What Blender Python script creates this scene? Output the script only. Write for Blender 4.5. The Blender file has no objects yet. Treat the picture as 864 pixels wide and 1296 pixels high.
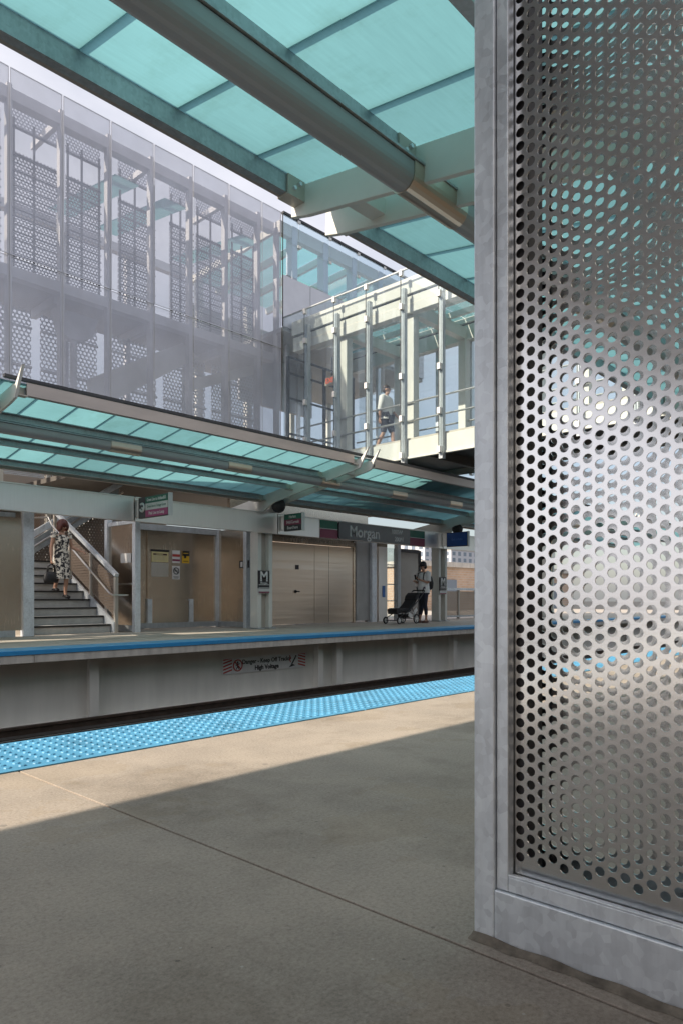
import bpy, bmesh, math, random
from mathutils import Vector, Matrix
random.seed(7)
D = bpy.data
SC = bpy.context.scene
COL = SC.collection
R = math.radians

# ------------------------------------------------------------------ materials
def nodes_of(name):
    m = D.materials.new(name); m.use_nodes = True
    nt = m.node_tree; nt.nodes.clear()
    out = nt.nodes.new('ShaderNodeOutputMaterial')
    return m, nt, out

def N(nt, typ, **kw):
    n = nt.nodes.new(typ)
    for k, v in kw.items():
        if k.startswith('i_'):
            n.inputs[k[2:].replace('_', ' ')].default_value = v
        else:
            setattr(n, k, v)
    return n

def L(nt, a, b): nt.links.new(a, b)

def coords(nt, scale=(1, 1, 1)):
    tc = N(nt, 'ShaderNodeTexCoord'); mp = N(nt, 'ShaderNodeMapping')
    mp.inputs['Scale'].default_value = scale
    L(nt, tc.outputs['Object'], mp.inputs['Vector'])
    return mp.outputs['Vector']

def noise(nt, vec, scale, detail=4, rough=.55):
    n = N(nt, 'ShaderNodeTexNoise'); n.inputs['Scale'].default_value = scale
    n.inputs['Detail'].default_value = detail; n.inputs['Roughness'].default_value = rough
    L(nt, vec, n.inputs['Vector']); return n.outputs['Fac']

def ramp(nt, fac, stops):
    r = N(nt, 'ShaderNodeValToRGB')
    while len(r.color_ramp.elements) < len(stops): r.color_ramp.elements.new(.5)
    for e, (p, c) in zip(r.color_ramp.elements, stops):
        e.position = p; e.color = (*c, 1) if len(c) == 3 else c
    L(nt, fac, r.inputs['Fac']); return r.outputs['Color']

def mth(nt, op, a, b=None, c=None):
    n = N(nt, 'ShaderNodeMath', operation=op)
    for i, v in enumerate((a, b, c)):
        if v is None: continue
        if isinstance(v, (int, float)): n.inputs[i].default_value = v
        else: L(nt, v, n.inputs[i])
    return n.outputs[0]

def g(c, k): return tuple(max(0, min(1, x * k)) for x in c)

def plain(name, col, rough=.5, metal=0., var=.12, scale=6, stretch=(1, 1, 1), bump=0., bscale=60, rvar=.08, spec=.5):
    m, nt, out = nodes_of(name)
    p = N(nt, 'ShaderNodeBsdfPrincipled')
    v = coords(nt, stretch)
    f = noise(nt, v, scale, 5)
    L(nt, ramp(nt, f, [(.3, g(col, 1 - var)), (.7, g(col, 1 + var))]), p.inputs['Base Color'])
    p.inputs['Metallic'].default_value = metal
    p.inputs['Specular IOR Level'].default_value = spec
    rr = mth(nt, 'MULTIPLY_ADD', f, rvar * 2, rough - rvar)
    L(nt, rr, p.inputs['Roughness'])
    if bump:
        b = N(nt, 'ShaderNodeBump'); b.inputs['Strength'].default_value = bump; b.inputs['Distance'].default_value = .004
        L(nt, noise(nt, v, bscale, 3), b.inputs['Height']); L(nt, b.outputs['Normal'], p.inputs['Normal'])
    L(nt, p.outputs[0], out.inputs['Surface'])
    return m

def galvanised(name, col=(.7, .75, .8), rough=.45):
    m, nt, out = nodes_of(name)
    p = N(nt, 'ShaderNodeBsdfPrincipled'); v = coords(nt)
    vo = N(nt, 'ShaderNodeTexVoronoi'); vo.inputs['Scale'].default_value = 55
    L(nt, v, vo.inputs['Vector'])
    sep = N(nt, 'ShaderNodeSeparateColor'); L(nt, vo.outputs['Color'], sep.inputs[0])
    big = noise(nt, coords(nt, (1, 1, .5)), 7, 6, .62)
    drip = noise(nt, coords(nt, (18, 18, 1.2)), 3, 4)
    f = mth(nt, 'ADD', mth(nt, 'MULTIPLY', sep.outputs[0], .16), mth(nt, 'ADD', mth(nt, 'MULTIPLY', big, .62), mth(nt, 'MULTIPLY', drip, .26)))
    L(nt, ramp(nt, f, [(.28, g(col, .72)), (.52, col), (.78, g(col, 1.28))]), p.inputs['Base Color'])
    p.inputs['Metallic'].default_value = .55
    L(nt, mth(nt, 'MULTIPLY_ADD', f, .3, rough - .15), p.inputs['Roughness'])
    b = N(nt, 'ShaderNodeBump'); b.inputs['Strength'].default_value = .12; b.inputs['Distance'].default_value = .003
    L(nt, big, b.inputs['Height']); L(nt, b.outputs['Normal'], p.inputs['Normal'])
    L(nt, p.outputs[0], out.inputs['Surface']); return m

def brushed(name, col=(.55, .54, .52), rough=.28, axis=2, var=.1, wavy=False):
    s = [60, 60, 60]; s[axis] = .8
    m, nt, out = nodes_of(name)
    p = N(nt, 'ShaderNodeBsdfPrincipled')
    f = noise(nt, coords(nt, tuple(s)), 3, 4); b = noise(nt, coords(nt), 1.3, 4)
    mix = mth(nt, 'ADD', mth(nt, 'MULTIPLY', f, .5), mth(nt, 'MULTIPLY', b, .5))
    L(nt, ramp(nt, mix, [(.3, g(col, 1 - var)), (.7, g(col, 1 + var))]), p.inputs['Base Color'])
    p.inputs['Metallic'].default_value = 1
    L(nt, mth(nt, 'MULTIPLY_ADD', mix, .24, rough - .12), p.inputs['Roughness'])
    bp = N(nt, 'ShaderNodeBump'); bp.inputs['Strength'].default_value = .1; bp.inputs['Distance'].default_value = .002
    if wavy:   # rolled sheet: slow waves down its height
        bp.inputs['Strength'].default_value = .32; bp.inputs['Distance'].default_value = .03
        b = noise(nt, coords(nt, (.1, 1, 2.6)), 1.6, 3)
    L(nt, b, bp.inputs['Height']); L(nt, bp.outputs['Normal'], p.inputs['Normal'])
    L(nt, p.outputs[0], out.inputs['Surface']); return m

def hexdots(nt, u, v, pitch, rad):
    """1 inside round holes set out on a staggered grid, metres"""
    h = pitch * math.sqrt(3)
    ds = []
    for off in (0., .5):
        a = mth(nt, 'SUBTRACT', mth(nt, 'FRACT', mth(nt, 'ADD', mth(nt, 'MULTIPLY', u, 1 / pitch), off + 100)), .5)
        b = mth(nt, 'SUBTRACT', mth(nt, 'FRACT', mth(nt, 'ADD', mth(nt, 'MULTIPLY', v, 1 / h), off + 100)), .5)
        a = mth(nt, 'MULTIPLY', a, pitch); b = mth(nt, 'MULTIPLY', b, h)
        ds.append(mth(nt, 'ADD', mth(nt, 'MULTIPLY', a, a), mth(nt, 'MULTIPLY', b, b)))
    return mth(nt, 'LESS_THAN', mth(nt, 'MINIMUM', ds[0], ds[1]), rad * rad)

def perforated(name, col, pitch, rad, rough=.4, metal=.7, plane='xz'):
    m, nt, out = nodes_of(name)
    tc = N(nt, 'ShaderNodeTexCoord'); sp = N(nt, 'ShaderNodeSeparateXYZ'); L(nt, tc.outputs['Object'], sp.inputs[0])
    u = sp.outputs['X' if plane[0] == 'x' else 'Y']; v = sp.outputs['Z']
    hole = hexdots(nt, u, v, pitch, rad)
    p = N(nt, 'ShaderNodeBsdfPrincipled')
    f = noise(nt, coords(nt), 1.1, 4)
    L(nt, ramp(nt, f, [(.3, g(col, .88)), (.7, g(col, 1.12))]), p.inputs['Base Color'])
    p.inputs['Metallic'].default_value = metal; p.inputs['Roughness'].default_value = rough
    t = N(nt, 'ShaderNodeBsdfTransparent'); mx = N(nt, 'ShaderNodeMixShader')
    L(nt, hole, mx.inputs[0]); L(nt, p.outputs[0], mx.inputs[1]); L(nt, t.outputs[0], mx.inputs[2])
    L(nt, mx.outputs[0], out.inputs['Surface']); return m

def glass(name, tint=(.86, .94, .94), base=.06):
    m, nt, out = nodes_of(name)
    t = N(nt, 'ShaderNodeBsdfTransparent'); t.inputs[0].default_value = (*tint, 1)
    gl = N(nt, 'ShaderNodeBsdfGlossy'); gl.inputs['Roughness'].default_value = .03
    gl.inputs['Color'].default_value = (.9, .97, 1, 1)
    lw = N(nt, 'ShaderNodeLayerWeight'); lw.inputs[0].default_value = .35
    # slight roller-wave distortion keeps the reflections from being perfect
    b = N(nt, 'ShaderNodeBump'); b.inputs['Strength'].default_value = .05; b.inputs['Distance'].default_value = .01
    L(nt, noise(nt, coords(nt), 1.5, 2), b.inputs['Height']); L(nt, b.outputs['Normal'], gl.inputs['Normal'])
    fac = mth(nt, 'MINIMUM', mth(nt, 'ADD', mth(nt, 'MULTIPLY', lw.outputs['Fresnel'], .28), base), .7)
    mx = N(nt, 'ShaderNodeMixShader')
    L(nt, fac, mx.inputs[0]); L(nt, t.outputs[0], mx.inputs[1]); L(nt, gl.outputs[0], mx.inputs[2])
    L(nt, mx.outputs[0], out.inputs['Surface']); return m

def frosted(name, col=(.19, .41, .44), tr=.78):
    m, nt, out = nodes_of(name)
    f = noise(nt, coords(nt), .9, 4); fine = noise(nt, coords(nt, (1, 9, 1)), 5, 3)
    mix = mth(nt, 'ADD', mth(nt, 'MULTIPLY', f, .7), mth(nt, 'MULTIPLY', fine, .3))
    c0 = ramp(nt, mix, [(.3, g(col, .88)), (.7, g(col, 1.12))])
    oi = N(nt, 'ShaderNodeObjectInfo')
    dirt = ramp(nt, noise(nt, coords(nt, (1.2, .5, 1)), 3.2, 6, .7), [(.3, (.87, .87, .84)), (.5, (1, 1, 1))])
    pv = mth(nt, 'MULTIPLY_ADD', oi.outputs['Random'], .14, .92)
    mq = N(nt, 'ShaderNodeMix', data_type='RGBA', blend_type='MULTIPLY'); mq.inputs[0].default_value = 1
    L(nt, c0, mq.inputs[6]); L(nt, dirt, mq.inputs[7])
    sc2 = N(nt, 'ShaderNodeVectorMath', operation='SCALE'); L(nt, mq.outputs[2], sc2.inputs[0]); L(nt, pv, sc2.inputs['Scale'])
    c = sc2.outputs[0]
    tl = N(nt, 'ShaderNodeBsdfTranslucent'); df = N(nt, 'ShaderNodeBsdfDiffuse'); gl = N(nt, 'ShaderNodeBsdfGlossy')
    gl.inputs['Roughness'].default_value = .18
    L(nt, c, tl.inputs['Color']); L(nt, c, df.inputs['Color'])
    m1 = N(nt, 'ShaderNodeMixShader'); m1.inputs[0].default_value = 1 - tr
    L(nt, tl.outputs[0], m1.inputs[1]); L(nt, df.outputs[0], m1.inputs[2])
    lw = N(nt, 'ShaderNodeLayerWeight'); lw.inputs[0].default_value = .3
    m2 = N(nt, 'ShaderNodeMixShader'); L(nt, mth(nt, 'MULTIPLY', lw.outputs['Fresnel'], .35), m2.inputs[0])
    L(nt, m1.outputs[0], m2.inputs[1]); L(nt, gl.outputs[0], m2.inputs[2])
    L(nt, m2.outputs[0], out.inputs['Surface']); return m

def concrete(name, col, speck=True):
    m, nt, out = nodes_of(name)
    p = N(nt, 'ShaderNodeBsdfPrincipled'); v = coords(nt)
    a = noise(nt, v, .7, 6, .6); b = noise(nt, v, 4.5, 5, .6); c = noise(nt, v, 110, 5, .8); d = noise(nt, coords(nt, (1, .35, 1)), 2.1, 5, .65)
    f = mth(nt, 'ADD', mth(nt, 'ADD', mth(nt, 'MULTIPLY', a, .26), mth(nt, 'MULTIPLY', b, .16)), mth(nt, 'ADD', mth(nt, 'MULTIPLY', c, .42), mth(nt, 'MULTIPLY', d, .16)))
    base = ramp(nt, f, [(.38, g(col, .62)), (.5, col), (.62, g(col, 1.28))])
    # pale flecks and dark gum spots
    vo = N(nt, 'ShaderNodeTexVoronoi'); vo.inputs['Scale'].default_value = 26; L(nt, v, vo.inputs['Vector'])
    sp = N(nt, 'ShaderNodeSeparateColor'); L(nt, vo.outputs['Color'], sp.inputs[0])
    fleck = mth(nt, 'MULTIPLY', mth(nt, 'LESS_THAN', vo.outputs['Distance'], .085), mth(nt, 'GREATER_THAN', sp.outputs[0], .86))
    dark = mth(nt, 'MULTIPLY', mth(nt, 'LESS_THAN', vo.outputs['Distance'], .13), mth(nt, 'LESS_THAN', sp.outputs[0], .07))
    mx = N(nt, 'ShaderNodeMix', data_type='RGBA'); L(nt, mth(nt, 'MULTIPLY', fleck, .6), mx.inputs[0]); L(nt, base, mx.inputs[6]); mx.inputs[7].default_value = (.6, .57, .52, 1)
    mx2 = N(nt, 'ShaderNodeMix', data_type='RGBA'); L(nt, mth(nt, 'MULTIPLY', dark, .5), mx2.inputs[0]); L(nt, mx.outputs[2], mx2.inputs[6]); mx2.inputs[7].default_value = (.1, .09, .08, 1)
    # faint ochre stain
    st = mth(nt, 'MULTIPLY', mth(nt, 'GREATER_THAN', noise(nt, v, 1.1, 5, .7), .56), .16)
    mx3 = N(nt, 'ShaderNodeMix', data_type='RGBA'); L(nt, st, mx3.inputs[0]); L(nt, mx2.outputs[2], mx3.inputs[6]); mx3.inputs[7].default_value = (.3, .22, .12, 1)
    grain = ramp(nt, noise(nt, v, 75, 6, .85), [(.36, (.74, .735, .73)), (.5, (1, 1, 1)), (.66, (1.0, 1.0, 1.0))])
    vg = N(nt, 'ShaderNodeTexVoronoi'); vg.inputs['Scale'].default_value = 5.5; vg.inputs['Randomness'].default_value = 1; L(nt, v, vg.inputs['Vector'])
    sg = N(nt, 'ShaderNodeSeparateColor'); L(nt, vg.outputs['Color'], sg.inputs[0])
    gr = mth(nt, 'MULTIPLY_ADD', sg.outputs[1], .06, .03)
    gum = mth(nt, 'MULTIPLY', mth(nt, 'LESS_THAN', vg.outputs['Distance'], gr), mth(nt, 'LESS_THAN', sg.outputs[0], .3))
    vc = N(nt, 'ShaderNodeTexVoronoi', feature='DISTANCE_TO_EDGE'); vc.inputs['Scale'].default_value = .42
    wv = N(nt, 'ShaderNodeVectorMath', operation='ADD'); L(nt, v, wv.inputs[0])
    nz = N(nt, 'ShaderNodeTexNoise'); nz.inputs['Scale'].default_value = 2.2; nz.inputs['Detail'].default_value = 6; L(nt, v, nz.inputs['Vector']); L(nt, nz.outputs['Color'], wv.inputs[1]); L(nt, wv.outputs[0], vc.inputs['Vector'])
    crack = mth(nt, 'MULTIPLY', mth(nt, 'LESS_THAN', vc.outputs['Distance'], .0016), mth(nt, 'GREATER_THAN', a, .5))
    stain = ramp(nt, noise(nt, v, 1.6, 7, .72), [(.34, (.74, .73, .71)), (.5, (1, 1, 1))])
    cur = mx3.outputs[2]
    for cc in (grain, stain):
        q = N(nt, 'ShaderNodeMix', data_type='RGBA', blend_type='MULTIPLY'); q.inputs[0].default_value = 1
        L(nt, cur, q.inputs[6]); L(nt, cc, q.inputs[7]); cur = q.outputs[2]
    for fac, colr, k in ((gum, (.13, .12, .11), .45), (crack, (.12, .1, .08), .12)):
        q = N(nt, 'ShaderNodeMix', data_type='RGBA'); L(nt, mth(nt, 'MULTIPLY', fac, k), q.inputs[0])
        L(nt, cur, q.inputs[6]); q.inputs[7].default_value = (*colr, 1); cur = q.outputs[2]
    L(nt, cur, p.inputs['Base Color'])
    p.inputs['Specular IOR Level'].default_value = .35
    L(nt, mth(nt, 'MULTIPLY_ADD', b, .35, .5), p.inputs['Roughness'])
    bm = N(nt, 'ShaderNodeBump'); bm.inputs['Strength'].default_value = .35; bm.inputs['Distance'].default_value = .003
    L(nt, c, bm.inputs['Height']); L(nt, bm.outputs['Normal'], p.inputs['Normal'])
    L(nt, p.outputs[0], out.inputs['Surface']); return m

def bricks(name, c1, c2, mortar, scale=1.0):
    m, nt, out = nodes_of(name)
    p = N(nt, 'ShaderNodeBsdfPrincipled'); p.inputs['Roughness'].default_value = .85
    tc = N(nt, 'ShaderNodeTexCoord'); sp = N(nt, 'ShaderNodeSeparateXYZ'); L(nt, tc.outputs['Object'], sp.inputs[0])
    cb = N(nt, 'ShaderNodeCombineXYZ'); L(nt, mth(nt, 'ADD', sp.outputs[0], sp.outputs[1]), cb.inputs[0]); L(nt, sp.outputs[2], cb.inputs[1])
    b = N(nt, 'ShaderNodeTexBrick'); L(nt, cb.outputs[0], b.inputs['Vector'])
    b.inputs['Scale'].default_value = scale; b.inputs['Brick Width'].default_value = .22; b.inputs['Row Height'].default_value = .075; b.inputs['Mortar Size'].default_value = .009
    b.inputs['Color1'].default_value = (*c1, 1); b.inputs['Color2'].default_value = (*c2, 1); b.inputs['Mortar'].default_value = (*mortar, 1)
    big = ramp(nt, noise(nt, tc.outputs['Object'], .5, 5), [(.3, (.7, .7, .7)), (.7, (1, 1, 1))])
    mx = N(nt, 'ShaderNodeMix', data_type='RGBA', blend_type='MULTIPLY'); mx.inputs[0].default_value = 1
    L(nt, b.outputs['Color'], mx.inputs[6]); L(nt, big, mx.inputs[7]); L(nt, mx.outputs[2], p.inputs['Base Color'])
    L(nt, p.outputs[0], out.inputs['Surface']); return m

def emit(name, col, s=1.):
    m, nt, out = nodes_of(name)
    e = N(nt, 'ShaderNodeEmission'); e.inputs[0].default_value = (*col, 1); e.inputs[1].default_value = s
    L(nt, e.outputs[0], out.inputs['Surface']); return m

def floral(name):
    m, nt, out = nodes_of(name)
    p = N(nt, 'ShaderNodeBsdfPrincipled'); p.inputs['Roughness'].default_value = .8
    v = coords(nt)
    a = noise(nt, v, 17, 3, .6)
    L(nt, ramp(nt, a, [(.47, (.78, .74, .64)), (.5, (.3, .28, .24)), (.54, (.025, .025, .03))]), p.inputs['Base Color'])
    L(nt, p.outputs[0], out.inputs['Surface']); return m

M = dict(
    galv=galvanised('galvanised_steel'),
    galvd=galvanised('galvanised_steel_aged', (.42, .45, .47), .5),
    stainless=brushed('brushed_stainless', (.6, .59, .57), .3),
    sheet=brushed('perforated_stainless', (.73, .735, .745), .2, 1, .05),
    door=brushed('stainless_door', (.64, .55, .46), .34, 0, .035, True),
    beamst=brushed('stainless_header', (.78, .77, .75), .42, 2, .07),
    windst=brushed('stainless_screen', (.57, .5, .42), .25, 2, .12),
    cream=plain('cream_paint', (.72, .71, .655), .45, 0, .05, 3, bump=.05, bscale=25),
    creamd=plain('cream_paint_dark', (.5, .46, .4), .5, 0, .1, 3),
    canfascia=plain('canopy_fascia_paint', (.46, .4, .36), .4, .3, .1, 4, (.3, 1, 1)),
    dark=plain('dark_metal', (.05, .05, .055), .5, .4, .2, 6),
    black=plain('black_plastic', (.014, .014, .016), .5, 0, .2, 6),
    rubber=plain('black_rubber', (.02, .02, .02), .75, 0, .2, 10),
    rustrail=plain('rail_steel', (.07, .05, .04), .55, .4, .3, 8),
    railtop=plain('rail_head_steel', (.3, .29, .28), .35, .9, .1, 8),
    timber=plain('creosoted_timber', (.026, .021, .018), .85, 0, .35, 5, (1, .15, 1), .3, 30),
    ballast=plain('dark_track_deck', (.02, .018, .017), .9, 0, .4, 14, bump=.6, bscale=30),
    concrete=concrete('platform_concrete', (.405, .343, .285)),
    concf=concrete('platform_concrete_far', (.46, .41, .35)),
    concl=plain('precast_edge', (.56, .53, .48), .75, 0, .2, 4, (2, 1, .5), bump=.15),
    wall=plain('grey_girder_paint', (.74, .72, .67), .55, 0, .09, 1.6, (2.2, 1, .35), .05),
    blue=plain('blue_tactile', (.08, .3, .49), .5, 0, .2, 5, bump=.08, bscale=60),
    bluenose=plain('blue_nosing', (.03, .27, .58), .45, 0, .08, 5),
    frost=frosted('frosted_teal_glass'),
    clear=glass('clear_glass', (.95, .985, .98), .03),
    bridgeglass=glass('bridge_glass', (.95, .975, .972), .03),
    darkglass=glass('blue_grey_glass', (.84, .9, .93), .02),
    mesh=perforated('fine_mesh_screen', (.62, .63, .71), .024, .009, .42, .35),
    meshy=perforated('fine_mesh_screen_end', (.56, .56, .6), .024, .0088, .42, .55, 'yz'),
    backmesh=perforated('coarse_mesh_screen', (.74, .75, .8), .1, .034, .5, .4),
    innermesh=perforated('inner_mesh_screen', (.36, .36, .4), .078, .027, .5, .4),
    guardmesh=perforated('guard_mesh', (.42, .34, .28), .05, .0155, .4, .6),
    stairmesh=perforated('stair_mesh', (.22, .18, .15), .08, .016, .5, .5),
    panel=plain('lavender_metal_panel', (.58, .58, .62), .4, .3, .06, 2),
    greyf=plain('grey_frame_paint', (.55, .55, .57), .5, .2, .08, 3),
    interior=plain('interior_grey', (.4, .4, .4), .6, 0, .1, 1),
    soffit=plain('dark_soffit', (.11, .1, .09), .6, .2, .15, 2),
    tread=plain('stair_tread', (.46, .46, .44), .7, 0, .12, 7, bump=.1),
    nosing=plain('stair_nosing', (.02, .02, .02), .8, 0, .2, 9),
    white=plain('white_paint', (.72, .71, .69), .5, 0, .05, 5),
    offwhite=plain('off_white_print', (.62, .62, .6), .5, 0, .05, 5),
    signgreen=plain('sign_green', (.015, .13, .085), .45, 0, .06, 5),
    signpink=plain('sign_pink', (.4, .075, .19), .45, 0, .06, 5),
    maroon=plain('sign_maroon', (.22, .03, .07), .45, 0, .06, 5),
    signblack=plain('sign_black', (.02, .02, .024), .35, 0, .2, 5),
    signbrown=plain('sign_brown', (.06, .02, .02), .45, 0, .1, 5),
    namegrey=plain('name_sign_face', (.05, .047, .055), .22, 0, .3, 2),
    signblue=plain('sign_blue', (.02, .085, .3), .4, 0, .08, 5),
    red=plain('sign_red', (.42, .05, .045), .5, 0, .08, 5),
    yellow=plain('notice_yellow', (.72, .44, .03), .55, 0, .06, 5),
    pale=plain('notice_pale_yellow', (.66, .58, .3), .55, 0, .08, 9),
    danger=plain('danger_sign_face', (.7, .69, .68), .5, 0, .08, 6),
    brick=bricks('tan_brick', (.56, .38, .26), (.64, .46, .33), (.6, .53, .46), .5),
    redbrick=bricks('red_brick', (.3, .13, .08), (.36, .18, .12), (.34, .28, .24), .5),
    tower=plain('pale_tower', (.62, .62, .64), .7, 0, .08, .05),
    towerglass=plain('tower_windows', (.2, .24, .3), .2, .2, .2, .3),
    ground=plain('street_asphalt', (.06, .06, .058), .9, 0, .3, .4),
    skin=plain('skin', (.5, .29, .2), .5, 0, .06, 12),
    hairred=plain('auburn_hair', (.085, .018, .012), .45, 0, .4, 40, (1, 1, .2)),
    hairdark=plain('dark_hair', (.012, .009, .008), .4, 0, .4, 40, (1, 1, .2)),
    hairbrown=plain('brown_hair', (.04, .022, .014), .5, 0, .4, 40),
    shirt=plain('white_cotton', (.82, .81, .79), .8, 0, .06, 14, bump=.2, bscale=18),
    navy=plain('navy_denim', (.02, .024, .045), .8, 0, .2, 20),
    shorts=plain('dark_shorts', (.05, .055, .075), .85, 0, .6, 28),
    shoe=plain('brown_shoe', (.12, .055, .04), .6, 0, .2, 12),
    eye=plain('eye_dark', (.02, .015, .012), .2, 0, .1, 5),
    lip=plain('lips', (.38, .12, .1), .5, 0, .1, 5),
    floral=floral('floral_print'),
    fabric=plain('pram_fabric', (.012, .012, .014), .75, 0, .3, 20),
    tubegrey=plain('light_fixture_grey', (.4, .39, .39), .45, .1, .08, 4, (.2, 1, 1)),
    exitred=emit('exit_letters', (1., .16, .06), .75),
    exitface=plain('exit_face', (.75, .66, .56), .5, 0, .05, 5),
)
M['sheet'].node_tree.nodes
sealant = plain('sealant_grime', (.17, .145, .115), .9, 0, .5, 22, bump=.6, bscale=90)

# ------------------------------------------------------------------ mesh builder
class MB:
    def __init__(s): s.v = []; s.f = []; s.mi = []
    def add(s, vs, fs, mi=0):
        o = len(s.v); s.v += [tuple(p) for p in vs]
        for f in fs: s.f.append(tuple(i + o for i in f)); s.mi.append(mi)
        return s
    def box(s, x0, x1, y0, y1, z0, z1, mi=0):
        if x0 > x1: x0, x1 = x1, x0
        if y0 > y1: y0, y1 = y1, y0
        if z0 > z1: z0, z1 = z1, z0
        return s.add([(x0, y0, z0), (x1, y0, z0), (x1, y1, z0), (x0, y1, z0), (x0, y0, z1), (x1, y0, z1), (x1, y1, z1), (x0, y1, z1)],
              [(0, 3, 2, 1), (4, 5, 6, 7), (0, 1, 5, 4), (1, 2, 6, 5), (2, 3, 7, 6), (3, 0, 4, 7)], mi)
    def bar(s, a, b, w, h, up=(0, 0, 1), mi=0):
        a = Vector(a); b = Vector(b); t = (b - a).normalized(); u = Vector(up)
        sd = t.cross(u)
        if sd.length < 1e-4: sd = t.cross(Vector((1, 0, 0)))
        sd.normalize(); n = sd.cross(t).normalized()
        vs = []
        for p in (a, b):
            for i, j in ((-1, -1), (1, -1), (1, 1), (-1, 1)): vs.append(p + sd * (i * w / 2) + n * (j * h / 2))
        return s.add(vs, [(0, 3, 2, 1)[::-1], (4, 5, 6, 7), (0, 1, 5, 4), (1, 2, 6, 5), (2, 3, 7, 6), (3, 0, 4, 7)], mi)
    def tube(s, pts, r, n=10, mi=0, cap=True):
        pts = [Vector(p) for p in pts]; rs = r if isinstance(r, (list, tuple)) else [r] * len(pts)
        prev = None; base = len(s.v); vs = []
        for i, p in enumerate(pts):
            t = (pts[min(i + 1, len(pts) - 1)] - pts[max(i - 1, 0)]).normalized()
            if prev is None:
                a = t.cross(Vector((0, 0, 1)))
                if a.length < 1e-3: a = t.cross(Vector((1, 0, 0)))
            else: a = prev - t * prev.dot(t)
            a.normalize(); prev = a; b = t.cross(a)
            for k in range(n):
                th = 2 * math.pi * k / n; vs.append(p + (a * math.cos(th) + b * math.sin(th)) * rs[i])
        fs = []
        for i in range(len(pts) - 1):
            for k in range(n):
                k2 = (k + 1) % n; fs.append((i * n + k, i * n + k2, (i + 1) * n + k2, (i + 1) * n + k))
        if cap: fs.append(tuple(range(n))[::-1]); fs.append(tuple((len(pts) - 1) * n + k for k in range(n)))
        return s.add(vs, fs, mi)
    def prism(s, poly, axis, a, b, mi=0):
        """poly in the two other axes (x->(y,z), y->(x,z), z->(x,y))"""
        def P(u, v, w): return {'x': (w, u, v), 'y': (u, w, v), 'z': (u, v, w)}[axis]
        n = len(poly)
        vs = [P(u, v, a) for u, v in poly] + [P(u, v, b) for u, v in poly]
        fs = [tuple(range(n)), tuple(range(n, 2 * n))[::-1]] + [(i, i + n, (i + 1) % n + n, (i + 1) % n) for i in range(n)]
        return s.add(vs, fs, mi)
    def ball(s, c, rx, ry=None, rz=None, n=14, m=8, mi=0):
        ry = ry or rx; rz = rz or rx; vs = [(c[0], c[1], c[2] - rz)]
        for i in range(1, m):
            ph = -math.pi / 2 + math.pi * i / m
            for k in range(n):
                th = 2 * math.pi * k / n
                vs.append((c[0] + rx * math.cos(ph) * math.cos(th), c[1] + ry * math.cos(ph) * math.sin(th), c[2] + rz * math.sin(ph)))
        vs.append((c[0], c[1], c[2] + rz)); fs = []
        for k in range(n): fs.append((0, 1 + (k + 1) % n, 1 + k)); fs.append((len(vs) - 1, 1 + (m - 2) * n + k, 1 + (m - 2) * n + (k + 1) % n))
        for i in range(m - 2):
            for k in range(n):
                k2 = (k + 1) % n; fs.append((1 + i * n + k, 1 + i * n + k2, 1 + (i + 1) * n + k2, 1 + (i + 1) * n + k))
        return s.add(vs, fs, mi)
    def loft(s, rings, mi=0, cap=True):
        n = len(rings[0]); vs = [p for r in rings for p in r]; fs = []
        for i in range(len(rings) - 1):
            for k in range(n):
                k2 = (k + 1) % n; fs.append((i * n + k, i * n + k2, (i + 1) * n + k2, (i + 1) * n + k))
        if cap: fs.append(tuple(range(n))[::-1]); fs.append(tuple((len(rings) - 1) * n + k for k in range(n)))
        return s.add(vs, fs, mi)
    def build(s, name, mats, parent=None, bevel=0, smooth=False, xf=None, fix=True):
        me = D.meshes.new(name)
        vs = [xf @ Vector(p) for p in s.v] if xf is not None else s.v
        me.from_pydata(vs, [], s.f); me.update()
        if not isinstance(mats, (list, tuple)): mats = [mats]
        for m in mats: me.materials.append(m)
        if len(mats) > 1: me.polygons.foreach_set('material_index', s.mi)
        if fix:
            bm = bmesh.new(); bm.from_mesh(me); bmesh.ops.recalc_face_normals(bm, faces=bm.faces); bm.to_mesh(me); bm.free()
        if smooth:
            me.polygons.foreach_set('use_smooth', [True] * len(me.polygons))
        o = D.objects.new(name, me); COL.objects.link(o)
        if parent: put(o, parent)
        if bevel:
            b = o.modifiers.new('bevel', 'BEVEL'); b.width = bevel; b.segments = 2; b.limit_method = 'ANGLE'
        return o

WM = {}
def put(o, parent):
    o.parent = parent
    o.matrix_parent_inverse = WM.get(parent.name, Matrix()).inverted()

def tag(o, label=None, cat=None, group=None, kind=None):
    if label: o['label'] = label
    if cat: o['category'] = cat
    if group: o['group'] = group
    if kind: o['kind'] = kind
    return o

def thing(name, loc, label, cat, group=None):
    o = D.objects.new(name, None); COL.objects.link(o); o.location = loc
    WM[o.name] = Matrix.Translation(loc); o.empty_display_size = .2
    return tag(o, label, cat, group)

def structure(o): o['kind'] = 'structure'; return o

_txt = {}
def text_mesh(s, size, bold=.0, align='CENTER'):
    cu = D.curves.new('lettering', 'FONT'); cu.body = s; cu.size = size; cu.align_x = align; cu.align_y = 'CENTER'
    cu.extrude = .0012; cu.offset = bold; cu.resolution_u = 3
    ob = D.objects.new('lettering', cu); COL.objects.link(ob)
    dg = bpy.context.evaluated_depsgraph_get(); dg.update()
    me = D.meshes.new_from_object(ob.evaluated_get(dg))
    D.objects.remove(ob); D.curves.remove(cu)
    return me

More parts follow.
